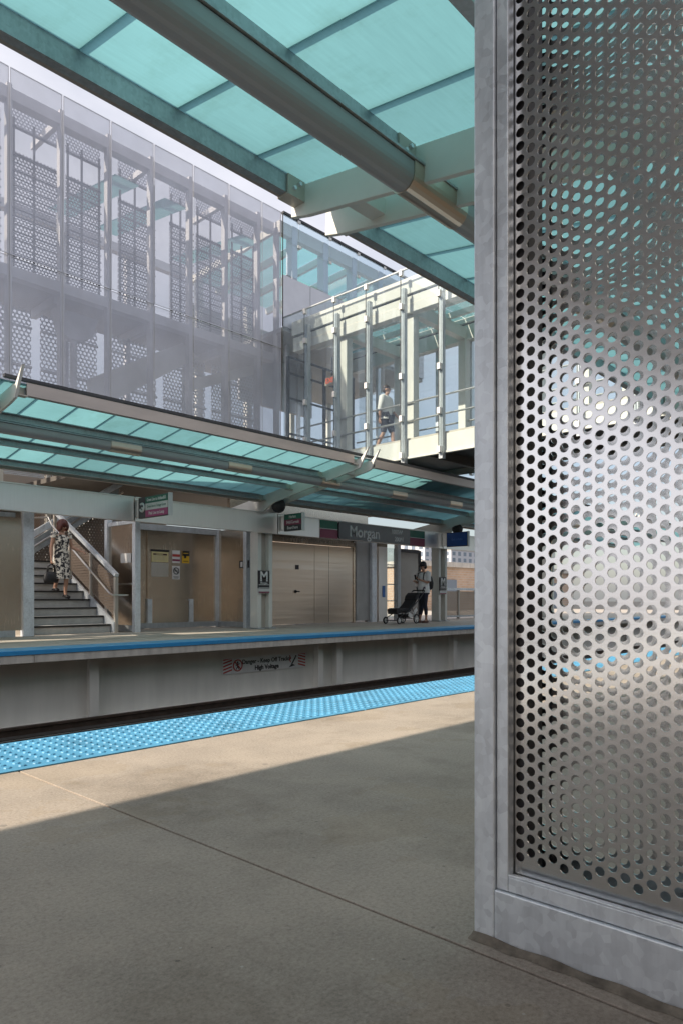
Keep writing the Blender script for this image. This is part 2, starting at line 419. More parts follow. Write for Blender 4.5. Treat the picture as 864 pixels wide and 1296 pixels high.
def lettering(s, size, origin, u, up, mat, parent, bold=0., align='CENTER', squeeze=1., name='lettering'):
    me = text_mesh(s, size, bold, align)
    u = Vector(u).normalized(); up = Vector(up).normalized(); n = u.cross(up)
    mx = Matrix(((u.x * squeeze, up.x, n.x, origin[0]), (u.y * squeeze, up.y, n.y, origin[1]), (u.z * squeeze, up.z, n.z, origin[2]), (0, 0, 0, 1)))
    me.transform(mx); me.materials.clear(); me.materials.append(mat)
    o = D.objects.new(name, me); COL.objects.link(o)
    if parent: put(o, parent)
    return o

# ------------------------------------------------------------------ camera, world, sun
cam = D.cameras.new('camera'); co = D.objects.new('camera', cam); COL.objects.link(co); SC.camera = co
co.location = (0, 0, .72); co.rotation_euler = (R(90), 0, -R(47.02))
cam.sensor_fit = 'AUTO'; cam.sensor_width = 36; cam.lens = 897 / 1296 * 36
cam.shift_y = 109 / 1296; cam.clip_start = .05; cam.clip_end = 6000

SUN = Vector((-1.36, .39, 1.0)).normalized()
el = math.asin(SUN.z); az = math.atan2(SUN.x, SUN.y)   # az clockwise from +Y
w = D.worlds.new('World'); SC.world = w; w.use_nodes = True
nt = w.node_tree; nt.nodes.clear()
wo = nt.nodes.new('ShaderNodeOutputWorld'); bg = nt.nodes.new('ShaderNodeBackground')
sky = nt.nodes.new('ShaderNodeTexSky'); sky.sky_type = 'NISHITA'; sky.sun_disc = False
sky.sun_elevation = el; sky.sun_rotation = az; sky.dust_density = 2.2; sky.air_density = 1.1; sky.ozone_density = 1.0
tc = nt.nodes.new('ShaderNodeTexCoord'); mp = nt.nodes.new('ShaderNodeMapping'); mp.inputs['Scale'].default_value = (1, 1, 2.4)
L(nt, tc.outputs['Generated'], mp.inputs['Vector'])
cf = noise(nt, mp.outputs['Vector'], 2.3, 7, .6)
cl = ramp(nt, cf, [(.3, (.72, .72, .72)), (.52, (1, 1, 1))])
mx = nt.nodes.new('ShaderNodeMix'); mx.data_type = 'RGBA'
sc_ = N(nt, 'ShaderNodeSeparateColor'); L(nt, cl, sc_.inputs[0])
sx_ = N(nt, 'ShaderNodeSeparateXYZ'); L(nt, tc.outputs['Generated'], sx_.inputs[0])
# the overcast veil thins out low in the east, where blue shows
veil = mth(nt, 'MULTIPLY_ADD', sx_.outputs[2], 2.6, -.25)
veil = mth(nt, 'ADD', veil, mth(nt, 'MAXIMUM', mth(nt, 'MULTIPLY', sx_.outputs[0], -2.5), 0.))
veil = mth(nt, 'MINIMUM', mth(nt, 'MAXIMUM', veil, .22), .94)
L(nt, mth(nt, 'MULTIPLY', sc_.outputs[0], veil), mx.inputs[0])
L(nt, sky.outputs[0], mx.inputs[6]); mx.inputs[7].default_value = (7.2, 7.15, 7.75, 1)
L(nt, mx.outputs[2], bg.inputs['Color']); bg.inputs['Strength'].default_value = .1
L(nt, bg.outputs[0], wo.inputs['Surface'])

sl = D.lights.new('sun', 'SUN'); so = D.objects.new('sun', sl); COL.objects.link(so)
sl.energy = 5.0; sl.angle = R(.5); sl.color = (1, .88, .73)
so.rotation_euler = SUN.to_track_quat('Z', 'Y').to_euler(); so.location = (-30, 10, 30)
SC.view_settings.view_transform = 'Standard'; SC.view_settings.look = 'None'; SC.view_settings.gamma = 1
SC.view_settings.exposure = .52
SC.render.engine = 'CYCLES'
cy = SC.cycles; cy.max_bounces = 10; cy.diffuse_bounces = 5; cy.glossy_bounces = 5; cy.transparent_max_bounces = 28; cy.transmission_bounces = 6
cy.caustics_reflective = False; cy.sample_clamp_indirect = 6; cy.use_denoising = True

# ------------------------------------------------------------------ ground and platforms
YN, YB, YF = 3.57, 2.99, 9.73      # near edge, back of near tactile strip, far edge
b = MB(); b.add([(-1500, -1500, -6.5), (1500, -1500, -6.5), (1500, 1500, -6.5), (-1500, 1500, -6.5)], [(0, 1, 2, 3)])
structure(b.build('ground', M['ground']))
b = MB(); b.box(-14, 45, 3.75, 9.6, -1.75, -1.45)
structure(b.build('track_bed', M['ballast']))

JX = [-11.0, -4.88, 1.243, 7.37, 13.5, 19.6, 25.7, 31.8, 37.9]
b = MB(); xs = [-14] + JX + [45]
for x0, x1 in zip(xs[:-1], xs[1:]):
    b.box(x0 + .0035, x1 - .0035, -5.2, YN, -.22, 0)
b.box(-14, 45, -5.2, YN - .01, -.5, -.025)
structure(b.build('boarding_platform', M['concrete'], bevel=.002))
b = MB(); b.box(-14, 45, YF + .004, 24, -.17, 0); b.box(-14, 45, 10.33, 24, -.45, -.17)
structure(b.build('opposite_platform', M['concf']))

b = MB(); b.box(-14, 45, -1.45, -1.3, 0, 3.6)
structure(b.build('platform_back_wall', M['windst']))
def tactile(x0, x1, y0, y1, sgn, edge_y, nseg, name):
    pitch = .061; b = MB(); tile = .6 * 2
    n = 8; x = x0
    while x < x1:
        b.box(x + .004, min(x + tile, x1) - .004, y0, y1, .0, .006)
        x += tile
    rows = int((y1 - y0 - .03) / pitch)
    cols = int((x1 - x0) / pitch)
    for i in range(cols):
        for j in range(rows):
            cx = x0 + (i + .5) * pitch; cyy = (y1 - pitch * .5 - j * pitch)
            vs = []
            for r_, z in ((.018, .0055), (.0145, .0105), (.01, .012)):
                for k in range(n):
                    th = 2 * math.pi * k / n; vs.append((cx + r_ * math.cos(th), cyy + r_ * math.sin(th), z))
            fs = [(q * n + k, q * n + (k + 1) % n, (q + 1) * n + (k + 1) % n, (q + 1) * n + k) for q in (0, 1) for k in range(n)]
            fs.append(tuple(2 * n + k for k in range(n)))
            b.add(vs, fs)
    return b
tb = tactile(-1.37, 15.0, YB, YN, 1, YN, 8, 't')
tb.box(-14, -1.37, YB, YN, 0, .006); tb.box(15, 45, YB, YN, 0, .006)
tb.box(-14, 45, YN, YN + .012, -.05, .006)
structure(tb.build('tactile_paving', M['blue'], fix=False))
b = MB()
x = -14
while x < 45:
    b.box(x + .004, x + 1.196, YF, YF + .6, 0.0, .008); x += 1.2
structure(b.build('opposite_tactile_paving', M['blue']))

# wall of the far platform: precast edge, blue nosing, girder with stiffeners
t = thing('platform_wall', (10, 10.2, -1.5), 'long grey painted girder wall with stiffeners under the opposite platform edge', 'wall')
b = MB(); b.box(-14, 45, 10.2, 10.32, -1.6, -.17); b.box(-14, 45, 10.06, 10.2, -1.16, -1.08); b.build('wall_panel', M['wall'], t)
for k in range(9):
    x0 = -13 + 5.75 * k
    b = MB()
    b.box(x0 + .004, x0 + 5.746, YF - .01, YF + .3, -.168, -.055); b.build('precast_edge', M['concl'], t, bevel=.004)
b = MB(); b.box(-14, 45, YF - .022, YF, -.055, .006); b.build('edge_nosing', M['bluenose'], t, bevel=.003)
for x in (-3.5, .9, 5.26, 10.12, 10.66, 13.2, 14.88, 18.4, 22, 26):
    b = MB(); b.box(x, x + .05, 10.02, 10.2, -1.08, -.17); b.box(x - .05, x + .1, 10.012, 10.02, -1.08, -.17); b.build('stiffener', M['cream' if 0 else 'wall'], t)

# danger sign
t = thing('danger_sign', (8.85, 10.19, -.5), 'grey danger sign with red hatched ends on the girder wall below the opposite platform', 'sign')
b = MB(); b.box(7.82, 9.88, 10.178, 10.192, -.65, -.37); b.build('sign_board', M['danger'], t)
lettering('Danger - Keep Off Tracks', .115, (8.86, 10.177, -.455), (1, 0, 0), (0, 0, 1), M['signblack'], t, .003, squeeze=.98)
lettering('High Voltage', .115, (8.86, 10.177, -.58), (1, 0, 0), (0, 0, 1), M['signblack'], t, .005)
for x0, s in ((7.83, 1), (9.67, -1)):
    b = MB()
    for k in range(5):
        z0 = -.64 + k * .058
        a = (x0, z0 if s > 0 else z0 + .05); c = (x0 + .2, z0 + .05 if s > 0 else z0)
        zc = [max(-.648, min(-.372, q)) for q in (a[1], c[1], c[1] + .028, a[1] + .028)]
        b.add([(x0, 10.176, zc[0]), (x0 + .2, 10.176, zc[1]), (x0 + .2, 10.176, zc[2]), (x0, 10.176, zc[3])], [(0, 1, 2, 3)])
    b.build('hatching', M['red'], t, fix=False)
b = MB(); c = (8.16, -.505)
pts = [(c[0] + .1 * math.cos(a * math.pi / 12), 10.174, c[1] + .1 * math.sin(a * math.pi / 12)) for a in range(25)]
b.tube(pts, .011, 6); b.tube([(c[0] - .07, 10.174, c[1] + .07), (c[0] + .07, 10.174, c[1] - .07)], .01, 6); b.build('prohibition_ring', M['red'], t)
b = MB(); b.ball((c[0], 10.175, c[1] + .055), .018, .003, .018, 10, 6); b.bar((c[0], 10.176, c[1] + .035), (c[0], 10.176, c[1] - .02), .03, .004, (0, 1, 0))
b.bar((c[0], 10.176, c[1] - .02), (c[0] - .035, 10.176, c[1] - .075), .016, .004, (0, 1, 0)); b.bar((c[0], 10.176, c[1] - .02), (c[0] + .035, 10.176, c[1] - .075), .016, .004, (0, 1, 0))
b.bar((c[0] - .045, 10.176, c[1]), (c[0] + .045, 10.176, c[1] + .03), .014, .004, (0, 1, 0)); b.build('walker_symbol', M['signblack'], t)
b = MB(); b.add([(9.42, 10.176, -.63), (9.6, 10.176, -.6), (9.5, 10.176, -.56)], [(0, 1, 2)]); b.bar((9.5, 10.176, -.57), (9.6, 10.176, -.44), .03, .004, (0, 1, 0)); b.ball((9.61, 10.175, -.42), .02, .003, .02, 10, 6)
b.build('falling_symbol', M['signblack'], t)
b = MB(); b.bar((9.44, 10.176, -.4), (9.48, 10.176, -.46), .02, .004, (0, 1, 0)); b.bar((9.48, 10.176, -.46), (9.44, 10.176, -.47), .02, .004, (0, 1, 0)); b.bar((9.44, 10.176, -.47), (9.47, 10.176, -.53), .02, .004, (0, 1, 0))
b.build('bolt_symbol', M['red'], t)

# tracks
def rail_profile(xc, z):
    return [(xc - .07, z), (xc + .07, z), (xc + .07, z + .015), (xc + .012, z + .035), (xc + .012, z + .12), (xc + .035, z + .13), (xc + .035, z + .16), (xc - .035, z + .16), (xc - .035, z + .13), (xc - .012, z + .12), (xc - .012, z + .035), (xc - .07, z + .015)]
def track(yc, third, label, n):
    t = thing('railway_track', (10, yc, -1.45), label, 'railway track', 'running tracks between the platforms')
    for y in (yc - .72, yc + .72):
        b = MB(); b.prism(rail_profile(y, -1.2), 'x', -14, 45); o = b.build('rail', M['rustrail'], t)
        b = MB(); b.box(-14, 45, y - .026, y + .026, -1.0405, -1.037); b.build('rail_head', M['railtop'], o)
    b = MB(); b.prism(rail_profile(third, -1.16), 'x', -14, 45); b.build('third_rail', M['rustrail'], t)
    for y in (yc - 1.22, yc + 1.22):
        b = MB(); b.box(-14, 45, y - .1, y + .1, -1.2, -1.1); b.build('guard_timber', M['timber'], t)
    for k in range(n):
        x = -2 + k * .61
        b = MB(); b.box(x, x + .22, yc - 1.4, yc + 1.4, -1.45 + .002, -1.2); b.build('sleeper', M['timber'], t)
        b = MB(); b.box(x + .03, x + .19, third - .09, third + .09, -1.2, -1.16); b.build('insulator', M['dark'], t)
track(8.2, 9.62, 'far track of dark rails and timbers along the foot of the grey girder wall', 60)
track(5.05, 3.9, 'near track of dark rails and timbers below the blue studded platform edge', 20)

# ------------------------------------------------------------------ canopies
def canopy(yf, sg, x0, x1, arms, root_loc, label, fin=True, solid=None):
    t = thing('platform_canopy', root_loc, label, 'canopy', 'teal glass platform canopies')
    zg = lambda d: 3.6 - .16 * d
    Y = lambda d: yf + sg * d
    pitch = 7.28 / 12
    # glass panes: clear top sheet on a frosted underside
    A0 = arms[1]; n0 = math.floor((x0 - A0) / pitch); n1 = math.ceil((x1 - A0) / pitch)
    for k in range(n0, n1):
        a = A0 + k * pitch + .003; c = a + pitch - .006
        b = MB(); d0, d1 = -.02, 3.05; th = .018
        if solid is not None and c < solid:      # opaque ribbed deck out of view, added to cut teal light and reflections
            b.add([(x, Y(d), zg(d) + z) for z in (.003, .03) for x, d in ((a - .003, d0), (c + .003, d0), (c + .003, d1), (a - .003, d1))], [(0, 1, 2, 3), (4, 5, 6, 7), (0, 1, 5, 4), (1, 2, 6, 5), (2, 3, 7, 6), (3, 0, 4, 7)])
            b.bar((a + .15, Y(d0), zg(d0) - .008), (a + .15, Y(d1), zg(d1) - .008), .06, .02); b.bar((a + .45, Y(d0), zg(d0) - .008), (a + .45, Y(d1), zg(d1) - .008), .06, .02)
            b.build('light_blocker_deck', M['greyf'], t); continue
        vs = [(a, Y(d0), zg(d0) + .003), (c, Y(d0), zg(d0) + .003), (c, Y(d1), zg(d1) + .003), (a, Y(d1), zg(d1) + .003)]
        vs += [(p[0], p[1], p[2] + th) for p in vs]
        b.add(vs, [(0, 1, 2, 3), (0, 1, 5, 4), (1, 2, 6, 5), (2, 3, 7, 6), (3, 0, 4, 7)], 1); b.add(vs, [(4, 5, 6, 7)], 0)
        b.build('glass_pane', [M['clear'], M['frost']], t)
        b = MB(); xx = a - .003
        b.bar((xx, Y(d0), zg(d0) + .027), (xx, Y(d1), zg(d1) + .027), .016, .01); b.build('glazing_bar', M['galvd'], t)
    ends = [x0] + sorted(arms) + [x1]
    spans = list(zip(ends[:-1], ends[1:]))
    for (a, c) in spans:
        la = a + (.33 if a in arms else 0); lc = c - (.33 if c in arms else 0)
        for i, (d, dep, wd) in enumerate(((.03, .125, .06), (.98, .12, .07), (1.98, .12, .07), (2.91, .12, .07))):
            b = MB(); y = Y(d); zt = zg(d) - .002
            # rolled channel: web toward the platform, flanges outward
            w2 = wd / 2 * sg
            poly = [(y - w2, zt - dep), (y + w2, zt - dep), (y + w2, zt), (y - w2, zt), (y - w2, zt - .014), (y + w2 - .012 * sg, zt - .014), (y + w2 - .012 * sg, zt - dep + .014), (y - w2, zt - dep + .014)]
            b.prism(poly, 'x', la, lc); o = b.build('beam', M['galvd'], t)
        # fascia strips on the outer edge
        b = MB(); b.box(la, lc, Y(-.004), Y(-.03), 3.47, 3.645); b.build('fascia_strip', M['canfascia'], t)
        b = MB(); b.box(la - .3, lc + .3, Y(.03), Y(-.045), 3.66, 3.7); b.build('edge_cap', M['dark'], t)
        b = MB(); b.box(la - .3, lc + .3, Y(3.0), Y(3.12), 2.98, 3.13); b.build('rear_gutter', M['creamd'], t)
    # continuous light fixture under the second beam, stainless sleeves at intervals
    for (a, c) in spans:
        b = MB(); yc, zc = Y(1.0), 3.215
        poly = [(yc + .085 * math.cos(q), zc + .085 * math.sin(q)) for q in [math.pi + math.pi * k / 12 for k in range(13)]] + [(yc + .085, zc + .06), (yc - .085, zc + .06)]
        b.prism(poly, 'x', a + .01, c - .01); o = b.build('light_fixture', M['tubegrey'], t)
        b = MB(); b.box(a + .01, c - .01, yc - .1, yc + .1, 3.282, 3.296); b.build('fixture_plate', M['galvd'], t)
        xs = [c - .28, a + 2.1, a + 4.5] if c in arms else [a + 2.1, a + 4.5]
        for xx in xs:
            if xx + .6 > x1: continue
            b = MB(); q_ = [math.pi * 1.0 + math.pi * k / 12 for k in range(13)]
            b.prism([(yc + .092 * math.cos(q), zc + .092 * math.sin(q)) for q in q_] + [(yc + .092, zc + .066), (yc - .092, zc + .066)], 'x', xx, xx + .56)
            b.build('fixture_sleeve', M['door'], t, smooth=False)
    # paired plate arms and posts
    arm = [(-.30, 3.80), (-.08, 3.585), (0, 3.594), (3.1, 3.098), (4.2, 2.92), (4.2, 2.82), (3.75, 2.8), (3.5, 2.7), (3.4, 2.5), (3.38, 2.25), (3.08, 2.25), (3.05, 2.55), (2.9, 2.78), (2.55, 2.93), (.1, 3.36), (-.06, 3.40)]
    if not fin: arm[0] = (-.05, 3.588); arm[1] = (-.03, 3.59)
    for xa in arms:
        for dx in (-.17, .17):
            b = MB(); b.prism([(Y(d), z) for d, z in arm], 'x', xa + dx - .02, xa + dx + .02); b.build('arm', M['cream'], t, bevel=.004)
            b = MB(); b.box(xa + dx - .055, xa + dx + .055, Y(3.09), Y(3.37), .02, 2.27); o = b.build('post', M['cream'], t, bevel=.006)
            b = MB(); b.box(xa + dx - .11, xa + dx + .11, Y(3.02), Y(3.44), 0, .02); b.build('base_plate', M['galvd'], o)
        b = MB(); b.box(xa - .115, xa + .115, Y(3.22), Y(3.26), .02, 2.4); b.build('gap_shade_web', M['creamd'], t)  # darker cream paints in the shade of the gap between the posts
        for d in (.45, 1.5, 2.45):
            z = zg(d) - .12; b = MB(); b.box(xa - .15, xa + .15, Y(d - .06), Y(d + .06), z - .06, z + .05); b.build('spacer', M['cream'], t)
        for d in (.03, .98, 1.98, 2.91):
            z = zg(d)
            for s in (-1, 1):
                b = MB(); X0 = xa + s * .19; X1 = xa + s * .345
                yi = Y(d + .034); yo = Y(d + .048)
                b.box(X0, X1, yi, yo, z - .14, z - .004)
                b.box(X0, X1, Y(d - .06), yi, z - .14, z - .126)
                o = b.build('shoe', M['creamd'], t)
                for xx, zz in ((X0 + s * .05, z - .04), (X0 + s * .1, z - .085)):
                    q = MB(); q.tube([(xx, yo, zz), (xx, yo + .016 * sg, zz)], .014, 6); q.build('bolt', M['galv'], o)
    return t
canopy(3.60, -1, -8.3, 24.0, [-4.75, 3.60, 10.88, 18.16], (3.6, .37, 0), 'teal glass canopy overhead, nearest the camera, held by a cream plate arm', False, .75)
canopy(9.70, 1, -10.5, 33.0, [-3.48, 3.80, 11.08, 18.36, 25.64], (11.08, 12.93, 0), 'teal glass canopy over the opposite platform, below the mesh-clad building and footbridge')

# ------------------------------------------------------------------ near perforated wind screen
def perf_sheet(x, th, y_hi, y_lo, z_lo, z_hi):
    p = .028; dy = p * math.sqrt(3) / 2; rh = .0098
    vs = []; fs = []; ncol = int((y_hi - y_lo) / dy); nrow = int((z_hi - z_lo) / p)
    n = 12
    hexr = [p / math.sqrt(3) if k % 2 == 0 else p / 2 for k in range(12)]
    cs = [(math.cos(k * math.pi / 6), math.sin(k * math.pi / 6)) for k in range(12)]
    rr = []
    for k in range(12):
        rr.append(p / math.sqrt(3) if k % 2 == 0 else p / 2)
    for i in range(-2, ncol + 2):
        for j in range(-2, nrow + 2):
            cy_ = y_hi - i * dy; cz = z_lo + (j + .5 * (i % 2)) * p
            o = len(vs)
            if 0 <= i < ncol and 0 <= j < nrow:
                for xx, in ((x,), (x + th,)):
                    for k in range(12): vs.append((xx, cy_ + cs[k][0] * rr[k], cz + cs[k][1] * rr[k]))
                    for k in range(12): vs.append((xx, cy_ + cs[k][0] * rh, cz + cs[k][1] * rh))
                for k in range(12):
                    k2 = (k + 1) % 12
                    fs.append((o + k, o + 12 + k, o + 12 + k2, o + k2))
                    fs.append((o + 24 + k, o + 24 + k2, o + 36 + k2, o + 36 + k))
                    fs.append((o + 12 + k, o + 36 + k, o + 36 + k2, o + 12 + k2))
            else:
                for k in range(12): vs.append((x, cy_ + cs[k][0] * rr[k], cz + cs[k][1] * rr[k]))
                for k in range(12): vs.append((x + th, cy_ + cs[k][0] * rr[k], cz + cs[k][1] * rr[k]))
                fs.append(tuple(o + k for k in range(12))[::-1]); fs.append(tuple(o + 12 + k for k in range(12)))
    return vs, fs
t = thing('wind_screen', (1.36, 0, 0), 'tall perforated stainless screen in a galvanised frame, close by on the near platform', 'wind screen')
for (xs, yh) in ((1.336, .7365), (1.428, .728)):
    vs, fs = perf_sheet(xs, .003, yh, -.62, .180, 2.44)
    b = MB(); b.add(vs, fs); b.build('perforated_sheet', M['sheet'], t, fix=False)
b = MB(); b.box(1.3, 1.465, .777, .826, .0, 2.6); b.build('frame_post', M['galv'], t, bevel=.003)
b = MB(); b.box(1.3, 1.465, -.72, -.67, 0, 2.6); b.build('frame_post', M['galv'], t, bevel=.003)
b = MB(); b.box(1.3005, 1.4645, -.67, .777, 0, .111); b.build('base_plate', M['galv'], t, bevel=.003)
b = MB(); b.box(1.3, 1.465, -.67, .777, 2.5, 2.6); b.build('top_rail', M['galv'], t, bevel=.003)
b = MB(); b.box(1.308, 1.332, .749, .776, .112, 2.498); b.build('trim_angle', M['galv'], t, bevel=.002)
b = MB(); b.box(1.308, 1.332, -.66, .7485, .1125, .143); b.box(1.308, 1.311, -.66, .7485, .143, .148); b.build('trim_angle', M['galv'], t, bevel=.002)
b = MB(); b.box(1.345, 1.405, .722, .772, .112, 2.5); b.build('stiffener', M['dark'], t)
b = MB(); rings = []
for k in range(301):
    yy = .827 - k * .0052
    wd = .02 + .003 * math.sin(k * .11) + .0025 * math.sin(k * .37 + 1) + random.uniform(-.0012, .0012); hh = .006 + .002 * math.sin(k * .23)
    rings.append([(1.299, yy, .001), (1.299, yy, hh + .004), (1.292, yy, hh), (1.299 - wd * .8, yy, hh * .5), (1.299 - wd, yy, .001)])
b.loft(rings)
b.build('sealant_strip', sealant, t)

# ------------------------------------------------------------------ far platform: header beam and its signs
t = thing('header_beam', (11, 12.9, 2.5), 'wide brushed stainless header beam along the fronts of the shelters on the opposite platform', 'beam')
for a, c in ((-3, 3.8), (3.82, 7.5), (7.53, 11.31), (11.34, 18.1), (18.14, 25.6)):
    b = MB(); b.box(a, c, 12.62, 12.74, 2.25, 2.73); b.box(a, c, 12.60, 12.62, 2.715, 2.735); b.build('beam_panel', M['beamst'], t, bevel=.004)
b = MB(); b.box(-3, 25.6, 12.74, 12.76, 2.3, 2.7); b.build('beam_back', M['dark'], t)
FY = 12.617
t = thing('station_name_sign', (15, FY, 2.5), 'dark station name sign reading Morgan between green and maroon bars on the header beam', 'sign')
b = MB()
rad = .07; x0, x1, z0, z1 = 13.4, 16.4, 2.262, 2.708
poly = []
for cx_, cz_, a0 in ((x1 - rad, z1 - rad, 0), (x0 + rad, z1 - rad, 90), (x0 + rad, z0 + rad, 180), (x1 - rad, z0 + rad, 270)):
    for k in range(5): a = R(a0 + k * 22.5); poly.append((cx_ + rad * math.cos(a), cz_ + rad * math.sin(a)))
b.prism(poly, 'y', FY - .045, FY); b.build('sign_board', M['namegrey'], t)
lettering('Morgan', .41, (14.42, FY - .047, 2.475), (1, 0, 0), (0, 0, 1), M['white'], t, .007, squeeze=.98)
lettering('1000W', .17, (15.78, FY - .047, 2.585), (1, 0, 0), (0, 0, 1), M['white'], t, .005)
lettering('200N', .17, (15.88, FY - .047, 2.385), (1, 0, 0), (0, 0, 1), M['white'], t, .005)
for a, c in ((12.75, 13.38), (16.42, 17.15)):
    b = MB(); b.box(a, c, FY - .014, FY + .004, 2.5, 2.705); b.build('green_bar', M['signgreen'], t)
    b = MB(); b.box(a, c, FY - .014, FY + .004, 2.255, 2.485); b.build('maroon_bar', M['maroon'], t)
    b = MB(); b.box(a, c, FY - .012, FY + .002, 2.4855, 2.4995); b.build('white_line', M['white'], t)

def blade(xc, ya, yb, z0, z1, label):
    t = thing('platform_sign', (xc, ya, z0), label, 'sign', 'blade signs on the header beam')
    b = MB(); b.box(xc, xc + .07, yb, ya, z0, z1); b.build('sign_case', M['signblack'], t, bevel=.006)
    b = MB(); b.box(xc - .006, xc + .076, yb - .03, yb, z0 - .01, z1 + .01); b.build('end_frame', M['offwhite'], t)
    b = MB(); b.box(xc + .0, xc + .07, ya, 12.6, z0 + .03, z1 - .03); b.build('bracket', M['stainless'], t)
    return t
U = (0, -1, 0); UP = (0, 0, 1)
# coordinates: reading direction runs from the beam out toward the track
t = blade(7.53, 12.5, 11.45, 2.29, 2.7, 'blade sign with green, white and pink bands beside the stairs')
xx = 7.526
def band(t, y0, y1, z0, z1, m, nm, x=xx): b = MB(); b.box(x, x + .01, y1, y0, z0, z1); return b.build(nm, m, t)
band(t, 12.24, 11.47, 2.568, 2.69, M['signgreen'], 'green_band'); band(t, 12.24, 11.47, 2.435, 2.565, M['offwhite'], 'white_band'); band(t, 12.24, 11.47, 2.3, 2.432, M['signpink'], 'pink_band')
lettering('Green Line to Ashland/63', .088, (xx - .001, 11.855, 2.63), U, UP, M['white'], t, .001, squeeze=.72)
lettering('Green Line to Cottage Grove', .075, (xx - .001, 11.855, 2.5), U, UP, M['signgreen'], t, .0, squeeze=.72)
lettering('Pink Line to Loop', .088, (xx - .001, 11.855, 2.366), U, UP, M['white'], t, .001, squeeze=.85)
b = MB(); b.tube([(xx + .002, 12.36 + .075 * math.cos(a), 2.5 + .075 * math.sin(a)) for a in [R(k * 15 + 50) for k in range(20)]], .022, 8)
b.bar((xx, 12.36, 2.5), (xx, 12.31, 2.45), .03, .02, (1, 0, 0)); b.build('arrow_symbol', M['white'], t)
t = blade(11.37, 12.45, 11.85, 2.3, 2.7, 'small blade sign with green, maroon and black bands ahead of the Morgan name sign')
xx = 11.366
for z0, z1, m, s in ((2.57, 2.69, 'signgreen', 'Harlem'), (2.44, 2.567, 'maroon', '54th/Cermak'), (2.31, 2.437, 'signblack', 'Board here')):
    band(t, 12.43, 11.87, z0, z1, M[m], 'colour_band', xx)
    lettering(s, .1, (xx - .001, 12.15, (z0 + z1) / 2), U, UP, M['white'], t, .001, squeeze=.8)
t = blade(18.06, 12.45, 11.7, 2.28, 2.72, 'plain blue blade sign at the far end of the header beam')
band(t, 12.43, 11.72, 2.3, 2.7, M['signblue'], 'blue_band', 18.056)
lettering('Exit to Lake', .1, (18.055, 12.07, 2.5), U, UP, plain('faded_blue_print', (.1, .2, .5), .5), t, .0, squeeze=.8)

def loudspeaker(x, y, z, label):
    t = thing('loudspeaker', (x, y, z), label, 'loudspeaker', 'black ball loudspeakers under the canopy arms')
    b = MB(); b.ball((x, y, z), .17, .17, .17, 12, 8); b.build('housing', M['black'], t, smooth=True)
    b = MB(); b.tube([(x, y, z + .14), (x, y, z + .24)], .02, 8); b.build('stem', M['black'], t)
loudspeaker(11.08, 12.32, 2.87, 'black ball loudspeaker above the small maroon blade sign'); loudspeaker(18.5, 12.35, 2.86, 'black ball loudspeaker above the blue blade sign')

def msign(x, y, label):
    t = thing('column_sign', (x, y, 1.2), label, 'sign', 'M signs on the canopy posts')
    b = MB(); b.box(x - .17, x + .17, y - .03, y, .95, 1.37); b.build('sign_board', M['signblack'], t)
    lettering('M', .33, (x, y - .031, 1.22), (1, 0, 0), UP, M['white'], t, .006)
    lettering('Morgan', .07, (x, y - .031, 1.075), (1, 0, 0), UP, M['white'], t, .001)
    b = MB(); b.box(x - .16, x + .16, y - .033, y - .03, 1.03, 1.042); b.build('white_line', M['white'], t)
    b = MB(); b.box(x - .17, x + .17, y - .03, y, .84, .945); b.box(x - .16, x + .16, y - .033, y - .03, .96, .972); b.build('lower_board', M['offwhite'], t)
    b = MB(); b.box(x - .165, x + .165, y - .034, y - .03, .845, .875); b.build('maroon_bar', M['maroon'], t)
msign(11.0, 12.77, 'black M sign on the cream twin post beside the stainless double door')
msign(18.3, 12.77, 'black M sign on the cream post beyond the woman with the pram')

# ------------------------------------------------------------------ shelters, stair, doors on the far platform
def post(b, x, y, z1=2.4, w=.14): b.box(x - w / 2, x + w / 2, y - .06, y + .06, 0, z1)
t = thing('wind_break', (9.5, 14.2, 0), 'three-sided stainless wind break with notices, left of the cream post', 'wind break')
b = MB(); b.box(8.05, 10.95, 14.5, 14.53, .1, 2.42); b.build('back_panel', M['windst'], t)
b = MB(); b.box(10.98, 11.01, 13.4, 14.5, .1, 2.42); b.build('side_panel', M['windst'], t)
b = MB(); b.box(7.99, 8.02, 13.42, 14.5, .1, 2.3); b.build('side_panel', M['windst'], t)
b = MB(); b.box(8.95, 10.2, 14.46, 14.498, .7, 2.3); b.build('notice_board', M['windst'], t, bevel=.006)
b = MB(); b.box(9.07, 10.08, 14.455, 14.498, .17, .66); b.build('lower_panel', M['windst'], t)
for x in (9.0, 10.15):
    b = MB(); b.box(x - .06, x + .06, 14.44, 14.5, .14, .7); b.build('board_leg', M['galv'], t)
for a in ((8.0, 13.36), (10.99, 13.36), (8.0, 14.52), (10.98, 14.5)):
    b = MB(); post(b, *a, 2.45, .13); b.build('post', M['galv'], t, bevel=.004)
b = MB(); b.box(8.1, 10.9, 14.44, 14.5, 0.02, .14); b.build('bottom_rail', M['galvd'], t)
b = MB(); b.box(8.1, 10.9, 14.44, 14.5, 2.3, 2.44); b.build('top_rail', M['galvd'], t)
b = MB(); b.box(10.93, 11.03, 13.43, 14.44, .02, .14); b.build('bottom_rail', M['galvd'], t)
b = MB(); b.box(7.95, 8.05, 13.43, 14.44, .02, .14); b.build('bottom_rail', M['galvd'], t)
b = MB(); b.box(7.95, 8.05, 13.43, 14.44, 2.3, 2.38); b.build('top_rail', M['galv'], t)
b = MB(); b.tube([(7.93, 13.4, 1.02), (7.93, 14.5, 1.02)], .02, 8); b.build('side_handrail', M['stainless'], t)

